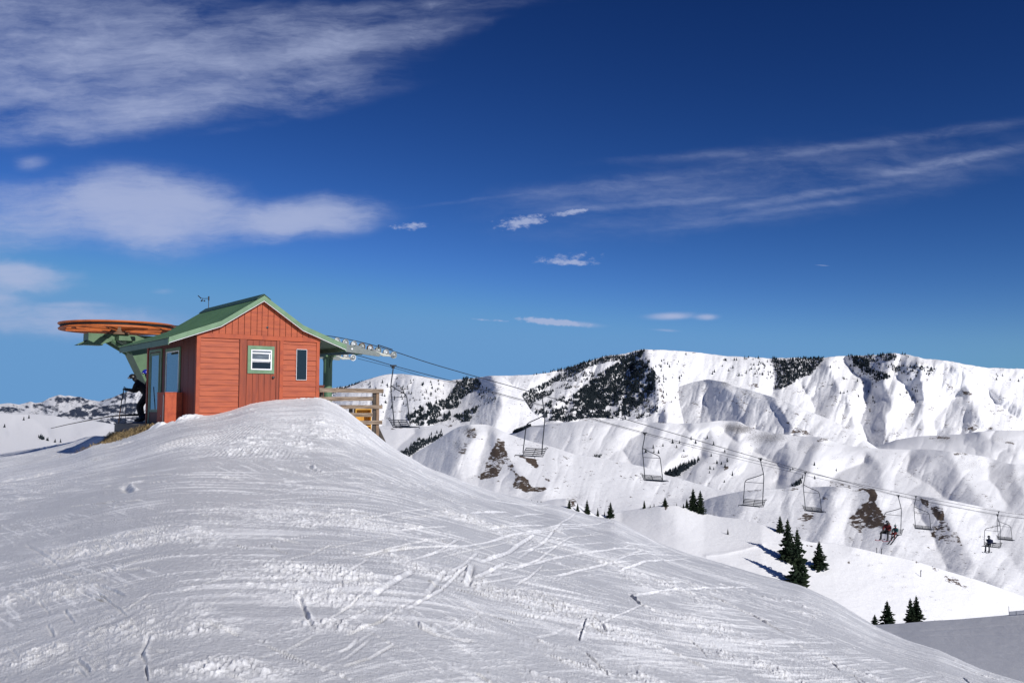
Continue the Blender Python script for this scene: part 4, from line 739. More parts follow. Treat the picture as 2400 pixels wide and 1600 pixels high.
    q = MB(); q.bx(-.014, -.001, .10, .125, .05, .86); q.build('edge_strip', M['galv'], bx); q = MB(); q.bx(-.013, -.002, .30, .33, .30, .33); q.build('latch', M['galv'], bx)
    # weather instrument on the ridge
    an = thing('weather_vane', tuple(hw(1.605, DP - .15, 2.78)), 'black wind gauge with cups and vane on the rear end of the hut roof ridge', 'wind gauge', rz=0)
    q = MB(); q.tube([(0, 0, 0), (0, 0, .34)], .010, 6); q.tube([(0, 0, .28), (0, 0, .40)], .022, 8); q.build('mast', M['black'], an)
    q = MB(); q.tube([(0, 0, .34), (-.12, -.02, .33), (-.2, -.03, .34)], .009, 6); q.build('arm', M['black'], an)
    q = MB(); q.prism([(-.20, .34), (-.30, .43), (-.315, .41), (-.22, .32)], 1, -.036, -.028); q.build('vane', M['black'], an)
    q = MB()
    for k in range(3):
        a = k * 2.094 + .4; p = (-.17 + .055 * math.cos(a), -.03 + .055 * math.sin(a), .265); q.tube([(-.17, -.03, .265), p], .005, 5); q.lathe([(0, -.022), (.018, -.014), (.024, 0)], p, Matrix.Rotation(R(90), 3, 'X'), 8)
    q.tube([(-.17, -.03, .26), (-.17, -.03, .33)], .008, 6); q.build('cups', M['black'], an)
build_hut()

# ------------------------------------------------------------ deck, grass, fence, poles
def build_deck():
    d = thing('wooden_deck', tuple(hw(-.3, 2.5, -1.3)), 'grey plank deck beside and behind the orange hut', 'deck', rz=HA)
    top = MB()
    for k in range(34):
        t = .25 + k * .15; x0 = -.62 if t < 5.2 else -1.2
        x0 = -.62; x1 = -.03 if t < 4.3 else 3.6
        top.bx(x0 + .3, x1 + .3, t - 2.5 + .004, t - 2.5 + .146, 1.3 - .57, 1.3 - .53)
    for k in range(20):
        t = 5.35 + k * .15; top.bx(-.32 + (t - 5.2) * .75, 3.9, t - 2.5 + .004, t - 2.5 + .146, 1.3 - .572, 1.3 - .532)
    top.build('boards', M['deck'], d)
    b = MB(); b.bx(-.31, -.25, .2 - 2.5, 5.3 - 2.5, 1.3 - .78, 1.3 - .575); b.bx(-.30, .25, .21 - 2.5, .27 - 2.5, 1.3 - .78, 1.3 - .575); b.build('rim_joist', M['deck'], d)
    b = MB()
    for t in (1.2, 2.6, 4.0, 5.1): b.bx(-.29, -.15, t - 2.5, t - 2.36, 0, 1.3 - .6)
    b.bx(-.285, -.26, .4 - 2.5, 5.25 - 2.5, .1, 1.3 - .79); b.bx(-.28, 3.0, 5.25 - 2.5, 5.28 - 2.5, .1, 1.3 - .6)
    b.build('skirt', M['decks'], d)
build_deck()
def build_grass():
    rd = random.Random(11); m = MB(); me_pts = []
    A = [tuple(hw(-.70, t, 0)) for t in np.linspace(1.0, 5.4, 30)]
    for i in range(5200):
        f = rd.random(); t = .9 + f * 4.25; off = -.68 - abs(rd.gauss(0, .26 + .22 * f)); p = hw(off, t, 0); a = p.x / p.y
        z = float(ground(np.array([a]), np.array([p.y]))[0]) - .02
        dirx = Vector((rd.gauss(-.25, .5), rd.gauss(-.45, .5), 0)); l = rd.uniform(.07, .23) * (1.1 if off > -.9 else .8); h = rd.uniform(.25, .9) * l
        w = rd.uniform(.004, .010); sd = Vector((-dirx.y, dirx.x, 0)).normalized() * w if dirx.length > .01 else Vector((w, 0, 0))
        n = len(m.v); b0 = Vector((p.x, p.y, z)); mid = b0 + dirx.normalized() * l * .45 + Vector((0, 0, h)); tip = b0 + dirx.normalized() * l + Vector((0, 0, h * .7 - .04))
        for q, k in ((b0, 1), (mid, .8), (tip, .15)): m.v.append(tuple(q - sd * k)); m.v.append(tuple(q + sd * k))
        m.f += [(n, n + 1, n + 3, n + 2), (n + 2, n + 3, n + 5, n + 4)]
    o = m.build('dry_grass', M['grass']); tag(o, 'dry straw coloured grass on the bank below the deck', 'grass', kind='stuff')
    # the bare earth it grows on
    e = MB(); n = 0; rows = []
    for i, t in enumerate(np.linspace(.7, 5.6, 40)):
        r = []
        for j, off in enumerate(np.linspace(-.60, -1.35, 10)):
            p = hw(off, t, 0); a = p.x / p.y; z = float(ground(np.array([a]), np.array([p.y]))[0]); edge = min(1, (j / 9) * 1.0); z += (.05 + .12 * (1 - edge)) * (1 if 3 < i < 37 else 0) - .10 * edge - .03 + .03 * rd.random(); r.append((p.x, p.y, z))
        rows.append(r)
    me = grid_mesh('bare_bank', np.array(rows)); flip_if_down(me); tag(link('bare_bank', me, mat('bare_soil', (.13, .095, .06), .9, noise=((9, 9, 9), (.22, .16, .085), .4, .65)), None, True), kind='structure')
build_grass()
def build_fence():
    f = thing('rail_fence', tuple(hw(3.3, .02, -1.4)), 'weathered wooden rail fence running out from the right corner of the hut', 'fence', rz=HA)
    # rails: photo heights at the post
    for i, (z, x0, x1, th) in enumerate(((.385, -.08, 1.86, .114), (.160, -.05, 1.76, .112), (-.060, .05, 1.83, .104), (-.280, .3, 1.74, .108), (-.490, .7, 1.83, .108))):
        m = MB(); y = -.045 if i in (0, 2, 4) else .035
        m.box(((x0 + x1) / 2, y, z + 1.4), (x1 - x0, .04, th), Matrix.Rotation(R((.35, -.5, .2, -.3, .15)[i]), 3, 'Y')); m.build('rail', M['wood'], f)
    m = MB(); m.bx(1.66, 1.75, -.022, .018, 0.2, 1.4 + .345); m.build('post', M['woodpost'], f)
    m = MB(); m.bx(1.57, 1.655, -.0, .05, 0.2, 1.4 + .345); m.build('post', M['decks'], f)
    m = MB(); m.bx(.9, .98, .06, .14, .2, 1.4 - .1); m.build('post', M['decks'], f)
    m = MB(); m.bx(.02, .09, .06, .13, .2, 1.4 + .33); m.build('post', M['decks'], f)
    m = MB(); m.prism([(1.66, .75), (1.75, .78), (2.35, -.35), (2.27, -.4)], 1, -.02, .03); m.build('brace', M['decks'], f)
    # things standing behind the fence
    y = thing('yellow_bench', (-5.15, 29.6, -1.25), 'yellow ochre wooden crate standing behind the rail fence', 'crate', rz=R(20))
    q = MB(); q.bx(0, .03, 0, .4, 0, 1.12); q.bx(.50, .53, 0, .4, 0, 1.12); q.bx(.03, .50, .36, .39, 0, 1.1); q.build('side_panel', M['yellow'], y)
    for z0, z1 in ((.52, .56), (1.08, 1.12), (.05, .08)): q = MB(); q.bx(.03, .50, .005, .36, z0, z1); q.build('shelf', M['yellow'], y)
    y.name = 'yellow_crate'
    b = thing('control_box', (-6.62, 30.3, -1.1), 'reddish brown wooden box at the foot of the green lift tower', 'box', rz=R(25))
    q = MB(); q.bx(0, .27, 0, .3, 0, 1.72); q.build('body', M['brownbox'], b); q = MB(); q.bx(-.02, .29, -.02, .32, 1.72, 1.76); q.build('lid', M['brownbox'], b)
build_fence()
def build_poles():
    p = thing('marker_pole', tuple(hw(-.52, 5.05, -.53)), 'thin dark marker pole with orange band standing at the deck corner', 'pole')
    q = MB(); q.tube([(0, 0, .45), (.09, 0, 1.05)], .014, 6); q.build('upper_shaft', M['black'], p)
    q = MB(); q.tube([(-.045, 0, 0), (0, 0, .45)], .014, 6); q.build('lower_shaft', M['bamboo'], p)
    g = thing('trip_gate', tuple(hw(-.4, 6.2, -.53)), 'thick black bar ending in a long thin curved rod reaching out left of the deck', 'gate bar')
    def P(u, v, Y): a, b = ab(u, v); return Vector((float(a) * Y, Y, float(b) * Y)) - g.location
    q = MB(); q.tube([P(282, 973, 27.6), P(312, 972, 27.7), P(345, 971, 27.9), P(380, 970, 28.1)], [.028, .036, .040, .040], 8); q.build('bar', M['black'], g)
    q = MB(); q.tube([P(119, 1003.5, 26.8), P(160, 994, 26.9), P(200, 986, 27.1), P(240, 978.5, 27.3), P(262, 975, 27.5), P(284, 973, 27.6)], [.010, .012, .014, .016, .02, .026], 6); q.build('rod', M['black'], g)
    q = MB(); q.tube([P(352, 971, 27.95), P(352, 993, 27.95)], .03, 6); q.build('leg', M['black'], g)
build_poles()

# ------------------------------------------------------------ chairlift
RD = Vector((.735, .678, 0)).normalized(); RP = Vector((.678, -.735, 0)).normalized()
LA = math.atan2(RD.y, RD.x)
A0 = Vector((-5.2, 37.6, 0)); B0 = Vector((-2.5, 34.7, 0))
ZA = [(-11.6, 2.42), (-7, 2.42), (-4.5, 2.34), (-3, 2.22), (-1.555, 2.03), (.266, 1.634), (3.454, 1.043), (9.9, -.17), (16.95, -1.555), (25, -3.0), (33.86, -4.538), (50.9, -7.29), (68.6, -9.92), (90, -12.6), (120, -16.0)]
ZBr = [(-11.6, 2.44), (-7.2, 2.44), (-5.4, 2.41), (-4, 2.25), (-2.85, 2.04), (-1.0, 1.60), (1.1, 1.18), (5.13, .425), (11.65, -.887), (22, -2.97), (38.85, -6.146), (56.7, -8.863), (80, -11.9), (120, -16.6)]
def sm_interp(T, s):
    xs = [p[0] for p in T]; zs = [p[1] for p in T]; w = .6 if s < 3 else 4.0
    return sum(float(np.interp(s + k * w, xs, zs)) for k in (-1, -.5, 0, .5, 1)) / 5
def on_line(which, s): 
    o, T = (A0, ZA) if which == 'A' else (B0, ZBr); p = o + RD * s; return Vector((p.x, p.y, sm_interp(T, s)))
SA = [.266, 16.95, 33.86, 50.89, 68.57]; SB = [5.13, 21.98, 38.85, 56.68]
WC = A0 * .5 + B0 * .5 + RD * -11.7; WR = 1.66
def build_cables():
    def rope(which):
        ss = list(np.arange(-11.6, 4, .4)) + list(np.arange(4, 122, 2.0)); out = []
        for s in ss:
            p = on_line(which, s); c = (on_line('A', s) + on_line('B', s)) / 2; f = 1 - (1 - 1.66 / 1.983) * min(max((-6 - s) / 5.6, 0), 1); out.append(Vector((c.x + (p.x - c.x) * f, c.y + (p.y - c.y) * f, p.z)))
        return out
    a = rope('A'); b = rope('B'); m = MB()
    arc = []
    ca_ = a[0]; cb2 = b[0]; c = (ca_ + cb2) / 2; r = (ca_ - cb2).length / 2; e = (ca_ - cb2).normalized()
    for k in range(1, 16):
        t = math.pi * k / 16; arc.append(c + e * r * math.cos(t) - RD * r * math.sin(t))
    pts = a[::-1] + arc + b; m.tube(pts, .0145, 6)
    tag(m.build('haul_cable', M['cable']), 'taut black haul rope looping round the orange wheel and running downhill', 'cable')
    m = MB(); T = [(-1.6, 1.87), (.18, 1.55), (2.0, 1.15), (3.45, .965), (9.94, -.27), (24.1, -3.02), (33.86, -4.75), (50.9, -7.6), (68.6, -10.3), (120, -16.6)]
    ss = list(np.arange(-1.6, 4, .5)) + list(np.arange(4, 122, 2.0)); pp = []
    for s in ss: p = A0 + RD * s; pp.append(Vector((p.x + .1, p.y - .1, float(np.interp(s, [t[0] for t in T], [t[1] for t in T])))))
    m.tube(pp, .009, 5); tag(m.build('signal_cable', M['cable']), 'thinner signal cable strung just below the far haul rope', 'cable')
build_cables()
def make_chair(name):
    c = thing(name, (0, 0, 0), 'x', 'chairlift chair', 'chairs hanging from the lift cable')
    q = MB(); q.box((0, 0, -.0), (.10, .26, .06)); q.box((-.02, 0, -.06), (.06, .12, .12)); q.build('grip', M['black'], c)
    r = .024
    q = MB(); q.tube([(0, 0, -.04), (-.04, 0, -.25), (-.15, .0, -.70), (-.19, .01, -.84), (-.205, .03, -1.1), (-.20, .16, -2.1), (-.20, .20, -2.52)], r, 8); q.build('hanger', M['chair'], c, True)
    q = MB(); q.tube([(-.18, .0, -.83), (.20, .0, -.98), (.78, .02, -1.17), (.90, .03, -1.24), (.965, .04, -1.36), (.985, .12, -1.95), (1.0, .19, -2.48)], r * .9, 8); q.build('side_rail', M['chair'], c, True)
    q = MB(); q.tube([(-.20, .05, -1.33), (.97, .05, -1.33)], .014, 6); q.build('crossbar', M['chair'], c)
    q = MB(); q.tube([(-.24, -.02, -2.28), (1.03, -.02, -2.28)], .02, 6); q.tube([(-.24, .18, -2.58), (1.03, .18, -2.58)], .022, 6)
    for x in (-.24, .395, 1.03): q.tube([(x, -.02, -2.28), (x, .18, -2.58)], .016, 6)
    bk = q.build('back_frame', M['chair'], c); q = MB()
    for k in (1, 2, 3):
        f = k / 4; q.box((.395, -.02 + .2 * f, -2.28 - .30 * f), (1.25, .02, .036), Matrix.Rotation(R(-30), 3, 'X'))
    q.build('slats', M['chair'], bk)
    q = MB()
    for x in (-.24, 1.03): q.tube([(x, .18, -2.58), (x, .62, -2.56), (x, .64, -2.62)], .018, 6)
    q.tube([(-.24, .62, -2.56), (1.03, .62, -2.56)], .02, 6); st = q.build('seat_frame', M['chair'], c); q = MB()
    for k in range(4): q.bx(-.22, 1.01, .22 + k * .10, .29 + k * .10, -2.575, -2.555)
    q.build('slats', M['chair'], st)
    q = MB(); q.tube([(-.24, -.02, -2.28), (-.30, -.07, -2.22), (-.30, .0, -2.20), (-.22, .06, -2.24)], .014, 6); q.build('hook', M['chair'], c)
    return c
def copy_tree(o, parent=None):
    c = o.copy(); COL.objects.link(c)
    if parent is not None: c.parent = parent
    for ch_ in list(o.children): copy_tree(ch_, c)
    return c
def build_chairs():
    proto = make_chair('lift_chair'); n = 0; out = {}
    LBL = {('A', 0): 'empty dark steel lift chair hanging nearest the hut, just right of the rail fence', ('B', 0): 'empty lift chair second from the hut, in front of the dark forested slope',
           ('A', 1): 'empty lift chair third from the hut, hanger on its left', ('B', 1): 'empty lift chair with hanger on its right above the tall conifer, fourth from the hut',
           ('A', 2): 'empty lift chair fifth from the hut, left of the brown bare patch', ('B', 2): 'lift chair carrying the adult in red and black and the child in teal',
           ('A', 3): 'empty lift chair just right of the chair with two riders', ('A', 4): 'empty farthest lift chair partly behind the chair with the single rider', ('B', 3): 'lift chair at the right edge carrying a single rider in blue'}
    for w, S_ in (('A', SA), ('B', SB)):
        for i, s in enumerate(S_):
            o = proto if n == 0 else copy_tree(proto); n += 1
            o.location = on_line(w, s) + Vector((0, 0, -.0)); o.rotation_euler = (0, 0, LA - math.pi / 2 + (math.pi if w == 'B' else 0) + (.03 if i % 2 else -.03)); o['label'] = LBL[(w, i)]; out[(w, i)] = o
    return out
CH = build_chairs()
def build_wheel():
    c = Vector((WC.x, WC.y, 2.42)); w = thing('bullwheel', tuple(c), 'large orange horizontal cable wheel left of the hut roof', 'lift wheel')
    r = WR
    q = MB(); q.lathe([(r - .03, .10), (r + .045, .10), (r + .06, .07), (r + .02, .035), (r - .03, .03)], (0, 0, 0), None, 72, True); q.build('upper_rim', M['orangesteel'], w, True)
    q = MB(); q.lathe([(r - .04, -.03), (r + .0, -.03), (r + .045, -.07), (r + .03, -.11), (r - .04, -.10)], (0, 0, 0), None, 72, True); q.build('lower_rim', M['orangesteel'], w, True)
    q = MB(); q.lathe([(r - .06, .032), (r - .005, .032), (r - .022, 0), (r - .005, -.032), (r - .06, -.032)], (0, 0, 0), None, 72, True); q.build('rope_groove', M['rubber'], w, True)
    q = MB(); q.lathe([(r - .16, .09), (r - .035, .09), (r - .035, -.10), (r - .16, -.02)], (0, 0, 0), None, 72, True); q.build('inner_ring', M['orangesteel'], w, True)
    for k in range(8):
        a = k * math.pi / 4 + .2; e = Vector((math.cos(a), math.sin(a), 0)); q = MB(); q.box(tuple(e * (r * .52)), (r * .86, .10, .10), Matrix.Rotation(a, 3, 'Z')); q.box(tuple(e * (r * .52) + Vector((0, 0, -.06))), (r * .80, .035, .12), Matrix.Rotation(a, 3, 'Z')); q.build('spoke', M['orangesteel'], w)
    q = MB(); q.lathe([(0, .16), (.20, .16), (.24, .08), (.24, -.14), (.34, -.16), (.34, -.22), (0, -.22)], (0, 0, 0), None, 32); q.build('hub', M['rust'], w)
    s = thing('wheel_support', (c.x, c.y, -1.2), 'green steel frame and slanting mast carrying the orange wheel', 'lift support', rz=LA)
    z = c.z + 1.2; T = MB()
    T.bx(-.95, 1.9, -.16, .16, z - .44, z - .22); T.build('main_beam', M['greensteel'], s)
    T = MB(); T.prism([(-.95, z - .22), (-.95, z - .46), (-1.22, z - .60), (-.55, z - .56), (-.2, z - .42)], 1, -.24, -.16); T.prism([(-.95, z - .22), (-.95, z - .46), (-1.22, z - .60), (-.55, z - .56), (-.2, z - .42)], 1, .16, .24); T.bx(-1.1, -.5, -.2, .2, z - .585, z - .555); T.build('gusset', M['greensteel'], s)
    for y in (-.22, .22):
        T = MB(); T.tube([(-.25, y, z - .44), (.75, y, z - 1.0)], .07, 6); T.build('strut', M['greensteel'], s)
    T = MB(); T.box((.1, 0, z - .36), (.5, 1.1, .14)); T.build('cross_beam', M['greensteel'], s)
    T = MB()
    for (x0, z0, x1, z1) in ((.45, z - .40, 2.0, 0),):
        T.v += [(x0 - .32, -.32, z0), (x0 + .6, -.32, z0), (x0 + .6, .32, z0), (x0 - .32, .32, z0), (x1 - .25, -.28, z1), (x1 + .6, -.28, z1), (x1 + .6, .28, z1), (x1 - .25, .28, z1)]
        T.f += [(0, 1, 2, 3), (4, 7, 6, 5), (0, 4, 5, 1), (1, 5, 6, 2), (2, 6, 7, 3), (3, 7, 4, 0)]
    T.build('mast', M['greensteel'], s)
    T = MB(); T.tube([(1.25, -.62, z - .35), (1.25, -.62, z - .02), (1.35, -.6, z + .05)], .03, 6); T.build('rope_guide', M['galv'], s)
    T = MB(); T.bx(1.75, 2.25, -.25, .25, z + .06, z + .14); T.bx(1.85, 2.15, -.18, .18, z - .26, z + .06); T.build('drive_cover', M['greensteel'], s)
build_wheel()
def build_tower():
    base = A0 * .5 + B0 * .5 + RD * -4.1; t = thing('lift_tower', (base.x, base.y, -2.2), 'green round lift tower with dark crossarm behind the right side of the hut', 'lift tower', rz=LA)
    q = MB(); q.tube([(0, 0, 0), (0, 0, 3.98)], .165, 24); q.build('post', M['greensteel'], t, False)
    q = MB(); q.box((0, 0, 4.0), (.42, .42, .06)); q.prism([(-.34, 3.95), (.34, 3.95), (.17, 3.55), (-.17, 3.55)], 0, -.03, .03); q.build('cap_plate', M['greensteel'], t)
    q = MB(); q.box((0, 0, 4.14), (.26, 4.0, .24)); q.build('crossarm', M['greendark'], t)
    for y in (2.02, -2.02):
        q = MB(); q.box((.0, y, 4.14), (.34, .05, .34)); q.build('end_plate', M['greendark'], t)
    q = MB()
    for y in (.35, .62): q.tube([(-.35, y, 1.0), (-.35, y, 3.9)], .022, 6)
    for k in range(8): q.tube([(-.35, .35, 1.25 + k * .33), (-.35, .62, 1.25 + k * .33)], .012, 5)
    q.build('ladder', M['greendark'], t)
build_tower()
def build_train(which, s0, n, label, sp, wr, name='sheave_assembly'):
    o = on_line(which, s0); t = thing(name, tuple(o), label, 'cable rollers', 'cable roller assemblies on the lift tower'); side = -RP
    def L(s, dz=0, off=0): p = on_line(which, s); return Vector((p.x, p.y, p.z + dz)) - o + RP * off
    ss = [s0 + k * sp for k in range(n)]
    for k, s in enumerate(ss):
        p = L(s, -wr - .018); ax = Matrix.Rotation(LA, 3, 'Z') @ Matrix.Rotation(R(90), 3, 'X')
        q = MB(); q.lathe([(wr, -.035), (wr, .035), (wr * .86, .04), (wr * .78, .022), (wr * .78, -.022), (wr * .86, -.04)], p, ax, 20, True); wm = {3: 'rust', 4: 'rust', 5: 'beamgrey'}.get(k, 'wheelgrey'); wm = 'wheelwhite' if (which == 'A' and k == n - 1) else wm
        wh = q.build('sheave', M[wm], t); q = MB(); q.lathe([(0, -.03), (wr * .80, -.016), (wr * .80, .016), (0, .03)], p, ax, 16); q.build('web', M['beamgrey'] if k % 2 else M['galv'], wh)
        q = MB(); q.lathe([(0, -.055), (wr * .28, -.05), (wr * .28, .05), (0, .055)], p, ax, 10); q.build('hub', M['wheelwhite'], wh)
    for k in range(0, n - 1, 2):        # links carrying two wheels each
        a = L(ss[k], -wr - .03, .06); b = L(ss[k + 1], -wr - .03, .06); m = (a + b) / 2 + Vector((0, 0, -.05))
        q = MB(); q.tube([a, m, b], [.028, .045, .028], 6); q.build('link', M['galv'], t)
    for k in (1, 5):
        if k + 2 < n:
            a = (L(ss[k - 1], 0, .06) + L(ss[k], 0, .06)) / 2 + Vector((0, 0, -wr - .09)); b = (L(ss[k + 1], 0, .06) + L(ss[k + 2], 0, .06)) / 2 + Vector((0, 0, -wr - .09)); m = (a + b) / 2 + Vector((0, 0, -.05))
            q = MB(); q.tube([a, m, b], [.035, .055, .035], 6); q.build('link', M['cream'] if k == 5 else M['beamgrey'], t)
    a = L(s0 + .2, -wr - .20, .07); b = L(s0 + sp * (n - 1) * .72, -wr - .17, .07); mid = (a + b) / 2
    q = MB(); d = (b - a).normalized(); up = Vector((0, 0, 1)); h0, h1 = .15, .075
    vs = []
    for p, h in ((a - d * .15, h0), (b, h1)):
        for off in (-.03, .03):
            for sgn in (1, -1): vs.append(tuple(p + RP * off + up * h * sgn))
    q.v += vs; q.f += [(0, 1, 3, 2), (4, 6, 7, 5), (0, 4, 5, 1), (2, 3, 7, 6), (0, 2, 6, 4), (1, 5, 7, 3)]; mb = q.build('beam', M['beamgrey'], t)
    q = MB(); c = a + d * .35 + RP * .03; ax = Matrix.Rotation(LA, 3, 'Z') @ Matrix.Rotation(R(90), 3, 'X'); q.lathe([(.0, .02), (.035, .02), (.035, -.02), (0, -.02)], c, ax, 12); q.build('badge', M['wheelwhite'], mb)
    q = MB(); a = L(ss[-1] - .05, .045, 0); b = L(ss[-1] - sp * 2.0, .06, 0); q.tube([a, b], .018, 6); q.tube([b, b + Vector((0, 0, -.12)) + RP * .05], .02, 5); q.build('rope_catcher', M['black'], t)
    return t
build_train('B', -4.95, 8, 'row of eight grey cable rollers on the near end of the tower crossarm', .345, .125)
build_train('A', -4.15, 8, 'row of cable rollers with a white end wheel, under the far side of the crossarm', .345, .125)

# ------------------------------------------------------------ people
def skin_body(name, verts, edges, m, parent=None, sub=1, root=0):
    me = bpy.data.meshes.new(name); me.from_pydata([v[:3] for v in verts], edges, []); o = link(name, me, m, parent)
    md = o.modifiers.new('skin', 'SKIN'); md.use_smooth_shade = True
    if not me.skin_vertices: pass
    for i, v in enumerate(verts):
        sv_ = me.skin_vertices[0].data[i]; r = v[3]; sv_.radius = (r, r) if not isinstance(r, tuple) else r; sv_.use_root = (i == root)
    sb = o.modifiers.new('subd', 'SUBSURF'); sb.levels = sub; sb.render_levels = sub
    return o
def bmesh_skin_ready(me):
    pass
def limb(a, b, n=1): return a
def helmet(c, r, m, parent, face_dir, k=1.0):
    q = MB(); prof = [(0, 1.0)] + [(math.sin(t), math.cos(t)) for t in np.linspace(.25, 1.75, 8)] + [(.90, -.30), (.80, -.30)]
    q.lathe([(p[0] * r, p[1] * r * 1.02) for p in prof], c, Matrix.Rotation(face_dir, 3, 'Z') @ Matrix.Rotation(R(-12), 3, 'Y'), 18); h = q.build('helmet', m, parent, True)
    e = Vector((math.cos(face_dir), math.sin(face_dir), 0)); q = MB(); sd = Vector((-e.y, e.x, 0)); cc_ = Vector(c)
    pts = [cc_ + e * r * math.cos(t) * 1.02 + sd * r * math.sin(t) * 1.02 + Vector((0, 0, -.12 * r)) for t in np.linspace(-1.1, 1.1, 9)]; q.tube(pts, [r * .16] + [r * .24] * 7 + [r * .16], 6); q.build('goggles', M['goggle'], h, True)
    return h
def skin_mesh(o):
    return o
def make_skin(name, V, E, m, parent, sub=1, root=0):
    me = bpy.data.meshes.new(name); me.from_pydata([v[:3] for v in V], E, [])
    bm = bmesh.new(); bm.from_mesh(me); lay = bm.verts.layers.skin.verify(); bm.verts.ensure_lookup_table()
    for i, v in enumerate(bm.verts): r = V[i][3]; v[lay].radius = r if isinstance(r, tuple) else (r, r); v[lay].use_root = (i == root)
    bm.to_mesh(me); bm.free(); o = link(name, me, m, parent)
    md = o.modifiers.new('skin', 'SKIN'); md.use_smooth_shade = True; md.branch_smoothing = .3
    sb = o.modifiers.new('subd', 'SUBSURF'); sb.levels = sub; sb.render_levels = sub
    return o
def figure(name, loc, rz, J, label, mats, cat='person', group=None, hr=.115, scale=1.0):
    """J: joints in the person's frame (x forward, y left, z up)."""
    p = thing(name, loc, label, cat, group, rz); p.scale = (scale,) * 3
    pel, chest, neck, head = J['pelvis'], J['chest'], J['neck'], J['head']
    V = [(*pel, .135), (*[(a + b) / 2 for a, b in zip(pel, chest)], .125), (*chest, (.15, .13)), (*neck, .06), (*head, .085)]; E = [(0, 1), (1, 2), (2, 3), (3, 4)]
    for s in ('l', 'r'):
        n = len(V); V += [(*J['hip' + s], .095), (*J['knee' + s], .068), (*J['ankle' + s], .05), (*J['toe' + s], .042)]; E += [(0, n), (n, n + 1), (n + 1, n + 2), (n + 2, n + 3)]
        n = len(V); V += [(*J['sh' + s], .072), (*J['elb' + s], .052), (*J['hand' + s], .04)]; E += [(2, n), (n, n + 1), (n + 1, n + 2)]
    make_skin('body', V, E, mats['body'], p)
    # jacket, a little larger than the body
    V = [(*pel, .155), (*[(a + b) / 2 for a, b in zip(pel, chest)], .15), (*chest, (.175, .155)), (*neck, .075)]; E = [(0, 1), (1, 2), (2, 3)]
    for s in ('l', 'r'):
        n = len(V); wr_ = [J['elb' + s][i] * .15 + J['hand' + s][i] * .85 for i in range(3)]
        V += [(*J['sh' + s], .092), (*J['elb' + s], .070), (*wr_, .055)]; E += [(2, n), (n, n + 1), (n + 1, n + 2)]
    make_skin('jacket', V, E, mats['jacket'], p)
    for s in ('l', 'r'):   # mittened hands with thumb and curled fingers
        h = Vector(J['hand' + s]); el = Vector(J['elb' + s]); d = (h - el).normalized(); sd = d.cross(Vector((0, 0, 1))); sd = sd.normalized() if sd.length > .01 else Vector((0, 1, 0)); up = sd.cross(d)
        g = [(*(h - d * .02), .036), (*(h + d * .035), .036)]; ed = [(0, 1)]
        for k in range(4):
            b0 = h + d * .06 + sd * (.027 * (k - 1.5)); n = len(g); ln = (.05, .058, .054, .044)[k]; g += [(*b0, .012), (*(b0 + d * ln * .55 - up * .012), .011), (*(b0 + d * ln * .5 - up * .045), .010)]; ed += [(1, n), (n, n + 1), (n + 1, n + 2)]
        n = len(g); g += [(*(h + d * .015 + sd * .04), .014), (*(h + d * .05 + sd * .055 - up * .02), .012)]; ed += [(0, n), (n, n + 1)]
        make_skin('glove', g, ed, mats.get('glove', M['cloth']), p)
        a = Vector(J['ankle' + s]); t = Vector(J['toe' + s]); q = MB(); q.tube([a + Vector((0, 0, .12)), a, a * .6 + t * .4 + Vector((0, 0, -.03)), t + Vector((0, 0, -.01))], [.06, .065, .06, .045], 8); q.build('boot', mats.get('boot', M['black']), p, True)
    helmet(tuple(head), hr, mats['helmet'], p, 0.0)
    return p
def ski(parent_p, a, d, m, label, L_=1.55, up=Vector((0, 0, 1))):
    d = Vector(d).normalized(); sd = d.cross(up).normalized(); up = sd.cross(d); a = Vector(a); q = MB(); n = 14; vs = []
    for i in range(n + 1):
        f = i / n; x = (f - .45) * L_; lift = .10 * max(0, (f - .86) / .14)**1.6 + .03 * max(0, (.06 - f) / .06); w = .042 + .012 * abs(f - .5) * 2; w *= .35 + .65 * min(1, (1 - f) / .05, f / .03 + .3)
        c = a + d * x + up * lift
        for s_, h in ((-1, 0), (1, 0), (1, .014), (-1, .014)): vs.append(tuple(c + sd * w * s_ + up * h))
    q.v = vs
    for i in range(n):
        for k in range(4): q.f.append((i * 4 + k, i * 4 + (k + 1) % 4, i * 4 + 4 + (k + 1) % 4, i * 4 + 4 + k))
    q.f += [(3, 2, 1, 0), (n * 4, n * 4 + 1, n * 4 + 2, n * 4 + 3)]
    return tag(q.build('ski', m), label, 'ski', 'skis')
def pole(a, b, label):
    a, b = Vector(a), Vector(b); o = thing('ski_pole', tuple(b), label, 'ski pole', 'ski poles'); d = a - b
    q = MB(); q.tube([(0, 0, 0), tuple(d)], .008, 6); q.build('shaft', M['polem'], o); q = MB(); q.tube([tuple(d * .9), tuple(d)], .016, 6); q.build('grip', M['black'], o); q = MB(); q.lathe([(.0, .0), (.045, -.005), (.045, .005), (0, .01)], tuple(d * .07), None, 10); q.build('basket', M['black'], o)
    return o
